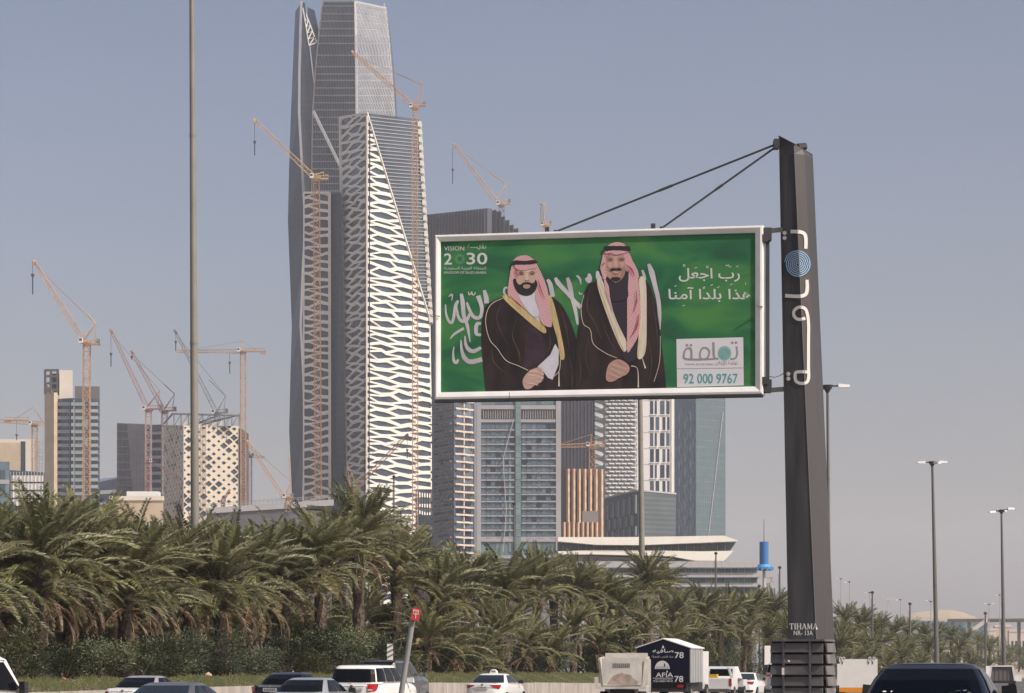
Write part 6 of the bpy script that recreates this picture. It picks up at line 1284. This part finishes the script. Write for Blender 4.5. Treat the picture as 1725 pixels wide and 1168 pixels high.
c = Car('white off-road car half hidden behind the billboard casing', 'car', ctr(1316, 118, 4.6)+V((0, 0, .12)), YAW, 4.6, 1.84, 1.80, 'suv', wp); c.rear('tall', zl=1.0)
c = Car('black saloon filling the lower right corner, nearest car of all', 'car', ctr(1547, 32.0, 4.9)+V((0, 0, .45)), YAW, 4.9, 1.88, 1.475, 'sedan', np_, M('car_glass_navy', (.002, .003, .006), .08, spec=.06), belt=1.0); c.rear('std', zl=.75, hl=.2)
mb = MB(); a = [c.gp(-pi/2-.35, .17, .012), c.gp(-pi/2-.17, .17, .012), c.gp(-pi/2-.17, .205, .012), c.gp(-pi/2-.35, .20, .012)]; mb.poly(a); c.t.part('window_sticker', mb, white)
mb = MB(); a = [c.gp(-pi/2+.06, .14, .012), c.gp(-pi/2+.42, .14, .012), c.gp(-pi/2+.38, .18, .012), c.gp(-pi/2+.10, .18, .012)]; mb.poly(a); a = [c.gp(-pi/2+.12, .20, .012), c.gp(-pi/2+.3, .21, .012), c.gp(-pi/2+.34, .24, .012), c.gp(-pi/2+.2, .22, .012)]; mb.poly(a); c.t.part('window_marking', mb, M('mark_grey', (.16, .17, .19), .5))
# ---- trucks
def lbox(t, name, x0, x1, y0, y1, z0, z1, mat, parent=None): mb = MB(); mb.box(x0, x1, y0, y1, z0, z1); return t.part(name, mb, mat, parent)
def twheels(t, W, ys, r=.42):
    for sx in (-1, 1):
        for y in ys:
            x = sx*(W/2-.16); mb = MB(); mb.tube((x-.16, y, r), (x+.16, y, r), r, None, 16); o = t.part('wheel', mb, tyre, smooth=40); mb = MB(); e = x+sx*.163; mb.tube((e, y, r), (e+sx*.01, y, r), r*.55, None, 12); t.part('rim', mb, rim, o)
# blue box truck
t = Thing('box_truck', 'navy blue gabled drinking water truck with ribbed white side panels', 'truck', place(1117, 117, 0)+V((0, 0, -.02)), 'trucks on the highway', local=True, rz=YAW)
W_, zb_, ze, za = 2.62, .95, 2.62, 3.06; nav = M('truck_navy', (.003, .004, .018), .55, spec=.25)
mb = MB(); q = [(-W_/2, zb_), (W_/2, zb_), (W_/2, ze), (.0, za), (-W_/2, ze)]; mb.prism([(x, 0, z) for x, z in q], [(x, .06, z) for x, z in q]); rw_ = t.part('rear_wall', mb, nav)
mb = MB(); mb.prism([(x*.985, .061, z-.01) for x, z in q], [(x*.985, 3.5, z-.01) for x, z in q]); t.part('body', mb, M('truck_grey', (.42, .42, .41), .5))
for sx in (-1, 1):
    for k in range(5): lbox(t, 'side_panel', sx*W_/2-.02, sx*W_/2+.035, .10+k*.68, .68+k*.68, zb_+.02, ze-.04, M('truck_panel', (.32, .33, .33), .45, var=.08, vs=1))
    mb = MB(); a = sx*(W_/2+.08); mb.prism([(0, -.02, za+.01), (a, -.02, ze+.0), (a, -.02, ze+.04), (0, -.02, za+.06)], [(0, 3.55, za+.01), (a, 3.55, ze+.0), (a, 3.55, ze+.04), (0, 3.55, za+.06)]); t.part('roof_panel', mb, white)
lbox(t, 'chassis', -1.1, 1.1, .3, 6.2, .5, .94, plast); lbox(t, 'bumper', -1.1, 1.1, -.05, .1, .5, .66, plast); lbox(t, 'cab', -1.1, 1.1, 4.6, 6.3, .6, 2.5, wp); lbox(t, 'cab_window', -.95, .95, 4.57, 4.6, 1.6, 2.3, cglass)
twheels(t, 2.4, (1.1, 5.4)); 
for sx in (-1, 1): lbox(t, 'tail_light', sx*.85-.14, sx*.85+.14, -.03, .02, .72, .84, redl)
ft = lambda x, z, e=0: V((x, -.004-e, z)); mb = MB()
def tl(s_, x0, x1, z0, z1): text(mb, s_, lambda x, y, e=0: ft(x, -y, e), x0, -z1, x1, -z0)
tl(T_['safia'], -.52, .52, 2.36, 2.60); tl(T_['mia'], -.56, .50, 2.15, 2.29); tl(T_['n78'], .58, 1.02, 2.14, 2.44); tl(T_['afia'], -.36, .50, 1.22, 1.44); tl(T_['best'], -.38, .48, 1.08, 1.15); tl(T_['tl'], -.5, .48, .985, 1.07); tl(T_['n78'], .56, 1.0, .98, 1.28); tl('Tel.2651412', -.5, .48, .985, 1.07) if False else None
stroke(mb, lambda x, y, e=0: ft(x, -y, e), [(-.5, -1.17), (.5, -1.175)], .02, 0, 1)
mb.add([ft(.0, 2.78), ft(-.06, 2.66), ft(.0, 2.62), ft(.06, 2.66)], [(0, 1, 2, 3)]); n = 14; mb.poly([ft(-.04+.37*cos(pi*k/n), 1.62+.40*sin(pi*k/n)) for k in range(n+1)]); mb.add([ft(.2, 1.56), ft(.15, 1.46), ft(.25, 1.46)], [(0, 1, 2)])
t.part('lettering', mb, M('truck_white', (.66, .66, .64), .5), rw_)
mb = MB(); fn = lambda x, y, e=0: V((x, -.008-e, -y)); stroke(mb, fn, [(.05, -1.72), (.08, -1.80), (.06, -1.90)], [.03, .07, .01]); 
for z in (1.66, 1.72): stroke(mb, fn, [(-.36, -z), (.28, -z)], .012, 0, 1)
for k in range(9): mb.box(1.14, 1.19, -.009, -.003, 1.0+k*.07, 1.035+k*.07)
t.part('emblem_mark', mb, nav, rw_); lbox(t, 'door_seam', -.006, .006, -.003, .0, .96, 1.6, plast, rw_)
# small dump truck
t = Thing('dump_truck', 'small dirty white tipper with a rust stained tailgate, left of the blue box truck', 'truck', place(1048, 99, -.03), 'trucks on the highway', local=True, rz=-radians(6))
dirty = M('tipper_white', (.50, .48, .43), .75, var=.18, vs=1.5, bump=.2, bs=6); rustm = M('tipper_rust', (.34, .27, .22), .85, var=.35, vs=3)
mb = MB(); mb.hexa([(-.80, -.05, 1.02), (.80, -.05, 1.02), (.80, .02, 1.02), (-.80, .02, 1.02), (-.84, -.02, 2.13), (.82, -.02, 2.13), (.82, .05, 2.13), (-.84, .05, 2.13)]); tg = t.part('tailgate', mb, dirty)
mb = MB(); pts = [(-.62, 1.04), (.62, 1.04), (.66, 1.16), (.45, 1.3), (.35, 1.44), (.12, 1.47), (0, 1.54), (-.2, 1.46), (-.35, 1.42), (-.5, 1.25)]; mb.poly([(x, -.056+(z-1.02)*.027, z) for x, z in pts]); t.part('rust_stain', mb, rustm, tg)
mb = MB()
for k in range(9): mb.box(-.36+k*.08, -.31+k*.08, -.05, -.03, 1.75, 1.92)
t.part('vent_slats', mb, M('slat_grey', (.22, .22, .21), .7), tg)
for sx in (-1, 1): mb = MB(); mb.hexa([(sx*.85-.03, 0, 1.0), (sx*.85+.03, 0, 1.0), (sx*.85+.03, 3.1, 1.0), (sx*.85-.03, 3.1, 1.0), (sx*.95-.03, .05, 2.13), (sx*.95+.03, .05, 2.13), (sx*.95+.03, 3.1, 2.2), (sx*.95-.03, 3.1, 2.2)]); t.part('side_wall', mb, dirty)
for k in range(4): mb = MB(); mb.hexa([(.90, .15+k*.8, 1.0), (1.02, .15+k*.8, 1.0), (1.02, .25+k*.8, 1.0), (.90, .25+k*.8, 1.0), (1.0, .15+k*.8, 2.1), (1.04, .15+k*.8, 2.1), (1.04, .25+k*.8, 2.1), (1.0, .25+k*.8, 2.1)]); t.part('side_rib', mb, dirty)
lbox(t, 'bed_floor', -.95, .95, -.02, 3.1, .93, 1.0, dirty); lbox(t, 'rear_bumper', -1.12, 1.0, -.2, -.06, .86, .95, M('tipper_white', (.5, .48, .43))); lbox(t, 'side_flap', -1.12, -.98, -.2, -.05, .95, 1.35, dirty); lbox(t, 'headboard', -.9, .9, 3.1, 3.2, 1, 2.35, dirty); lbox(t, 'chassis', -.5, .5, .1, 5, .5, .92, plast); lbox(t, 'cab', -.95, .95, 3.4, 5.0, .6, 2.05, wp); twheels(t, 1.9, (.8, 4.3), .38)
for k in range(5): lbox(t, 'rim_bolt', -.7+k*.33, -.62+k*.33, -.02, .04, 2.13, 2.17, dirty)
# pickup with open tailgate behind box truck
t = Thing('pickup_truck', 'white pickup with a red tail lamp and raised panel beside the blue box truck', 'pickup', place(1204, 125, -.05), 'trucks on the highway', local=True, rz=YAW)
lbox(t, 'tailgate', -.75, .75, -.04, 0, .6, 1.12, wp); lbox(t, 'bed', -.88, .88, 0, 1.9, .55, 1.15, wp); lbox(t, 'bumper', -.85, .85, -.16, -.05, .42, .58, chrome)
mb = MB(); mb.hexa([(-.8, 1.9, 1.15), (.8, 1.9, 1.15), (.8, 3.9, 1.1), (-.8, 3.9, 1.1), (-.68, 2.1, 1.75), (.68, 2.1, 1.75), (.68, 3.2, 1.75), (-.68, 3.2, 1.75)]); t.part('cab', mb, wp); lbox(t, 'bonnet', -.85, .85, 3.9, 5.1, .5, 1.05, wp); lbox(t, 'cab_window', -.6, .6, 1.93, 1.99, 1.22, 1.62, cglass)
for sx in (-1, 1): lbox(t, 'tail_light', sx*.82-.07, sx*.82+.07, -.05, .01, .75, 1.12, redl)
mb = MB(); mb.hexa([(.8, .1, 1.15), (.86, .1, 1.15), (.86, .8, 1.15), (.8, .8, 1.15), (.62, .2, 1.7), (.68, .2, 1.7), (.72, .5, 1.7), (.66, .5, 1.7)]); t.part('raised_panel', mb, M('panel_glass', (.3, .33, .35), .2)); lbox(t, 'load', -.5, .1, .1, .5, 1.15, 1.35, M('load_yellow', (.55, .33, .05), .6)); twheels(t, 1.8, (.9, 4.1), .36)
# white tailgate truck
t = Thing('flatbed_truck', 'truck with a tall plain white tailgate on hooks and an orange lower beam', 'truck', place(1446, 118, 0), 'trucks on the highway', local=True, rz=-radians(6))
lbox(t, 'tailgate', -.93, .93, -.05, 0, .68, 2.08, M('gate_white', (.72, .71, .66), .5, var=.04, vs=2)); lbox(t, 'orange_beam', -.93, .93, -.06, .1, .46, .675, M('beam_orange', (.75, .26, .02), .5)); lbox(t, 'bed', -.93, .93, .1, 4, .5, .75, plast); lbox(t, 'cab', -.9, .9, 4.2, 5.6, .5, 1.85, wp)
for x in (-.88, -.72, .55, .75): 
    mb = MB(); pts = [V((x-.05, -.07, 1.95)), V((x-.05, -.07, 2.12)), V((x-.03, -.07, 2.17)), V((x+.03, -.07, 2.17)), V((x+.06, -.07, 2.12)), V((x+.06, -.07, 2.06))]; mb.path(pts, .02, 5); t.part('hook', mb, wp)
    lbox(t, 'hook_bar', x-.06, x-.03, -.08, -.05, 1.85, 2.0, plast)
twheels(t, 1.9, (1.0, 4.8), .38); 
# right white framed truck
t = Thing('framed_truck', 'distant truck with a white frame round a dark mesh headboard, right of the black saloon', 'truck', place(1688, 196, -.4), 'trucks on the highway', local=True, rz=-radians(8))
for sx in (-1, 1): mb = MB(); mb.hexa([(sx*1.05-.09, 0, .8), (sx*1.05+.09, 0, .8), (sx*1.05+.09, .12, .8), (sx*1.05-.09, .12, .8), (sx*.86-.07, 0, 1.95), (sx*.86+.07, 0, 1.95), (sx*.86+.07, .12, 1.95), (sx*.86-.07, .12, 1.95)]); t.part('frame_post', mb, wp)
lbox(t, 'frame_beam', -.93, .93, -.01, .13, 1.95, 2.05, wp); lbox(t, 'mesh_panel', -.95, .95, .14, .18, .8, 1.94, M('mesh_grey', (.13, .12, .12), .6)); lbox(t, 'bed', -1.1, 1.1, .2, 5, .8, 1.1, white); lbox(t, 'bumper', -1.1, 1.1, -.1, 0, .6, .8, plast); lbox(t, 'side_box', 1.1, 1.6, .3, 1.2, .75, 1.25, wp); twheels(t, 2.2, (1, 4)); lbox(t, 'cab', -1, 1, 5.2, 6.6, .6, 2.0, wp)
for k in range(6): lbox(t, 'mesh_bar', -.85+k*.33, -.82+k*.33, .10, .139, .8, 1.95, M('slat_grey', (.22, .22, .21)))
# light truck cab at left corner
t = Thing('cab_over_truck', 'white light truck cab with a big black door mirror at the left edge', 'truck', place(-100, 54, 0), 'trucks on the highway', local=True, rz=-radians(30))
mb = MB(); prof_ = [(0, .7), (1.75, .7), (1.78, 1.25), (1.30, 2.0), (1.05, 2.08), (.12, 2.06), (0, 1.95)]   # y, z
mb.prism([(-.85, y, z) for y, z in prof_], [(-.78 if z > 1.5 else -.85, y, z) for y, z in prof_]); 
A = [(-.85 if z < 1.5 else -.76, y, z) for y, z in prof_]; Bb = [(.85 if z < 1.5 else .76, y, z) for y, z in prof_]; mb = MB(); mb.prism(A, Bb); t.part('cab', mb, wp, smooth=45)
def xs_(z): return .85-.09*max(0, (z-1.25)/.75) if z > 1.25 else .85
mb = MB(); q = [(.42, 1.33), (1.56, 1.30), (1.64, 1.36), (1.20, 1.94), (.50, 1.94)]; mb.prism([(xs_(z)+.006, y, z) for y, z in q], [(xs_(z)+.012, y, z) for y, z in q]); t.part('side_window', mb, cglass)
mb = MB(); q = [(.36, .75), (1.66, .75), (1.70, 1.28), (.36, 1.28)]; mb.path([V((xs_(z)+.004, y, z)) for y, z in q+[(1.24, 1.98), (.44, 1.98), (.36, 1.28)]], .008, 4); mb.box(.851, .87, .48, .62, 1.12, 1.17); t.part('door_seam', mb, plast)
mb = MB(); mb.tube((.84, 1.55, 1.35), (.98, 1.62, 1.38), .02, None, 5); mb.hexa([(.92, 1.56, 1.20), (1.10, 1.56, 1.20), (1.10, 1.68, 1.20), (.92, 1.68, 1.20), (.92, 1.56, 1.50), (1.08, 1.56, 1.50), (1.08, 1.68, 1.50), (.92, 1.68, 1.50)]); t.part('mirror', mb, plast)
lbox(t, 'load_body', -.95, .95, -3.2, -.1, .8, 1.75, wp); lbox(t, 'chassis', -.5, .5, -3.2, 1.6, .45, .75, plast); twheels(t, 1.8, (-2.2, 1.1), .36)
# ============================================================ HAZE
mb = MB(); mb.box(-2580, 5180, -80, 7580, -2.4, 425); hz = MB(); o = struct('haze', mb, M('haze_air', (.5, .5, .5)), kind='stuff')
hm = bpy.data.materials['haze_air']; n = hm.node_tree.nodes; n.clear(); ou = n.new('ShaderNodeOutputMaterial'); pv = n.new('ShaderNodeVolumePrincipled'); pv.inputs['Color'].default_value = (.82, .87, .95, 1); pv.inputs['Density'].default_value = .000105; pv.inputs['Anisotropy'].default_value = .0
hm.node_tree.links.new(pv.outputs[0], ou.inputs['Volume'])
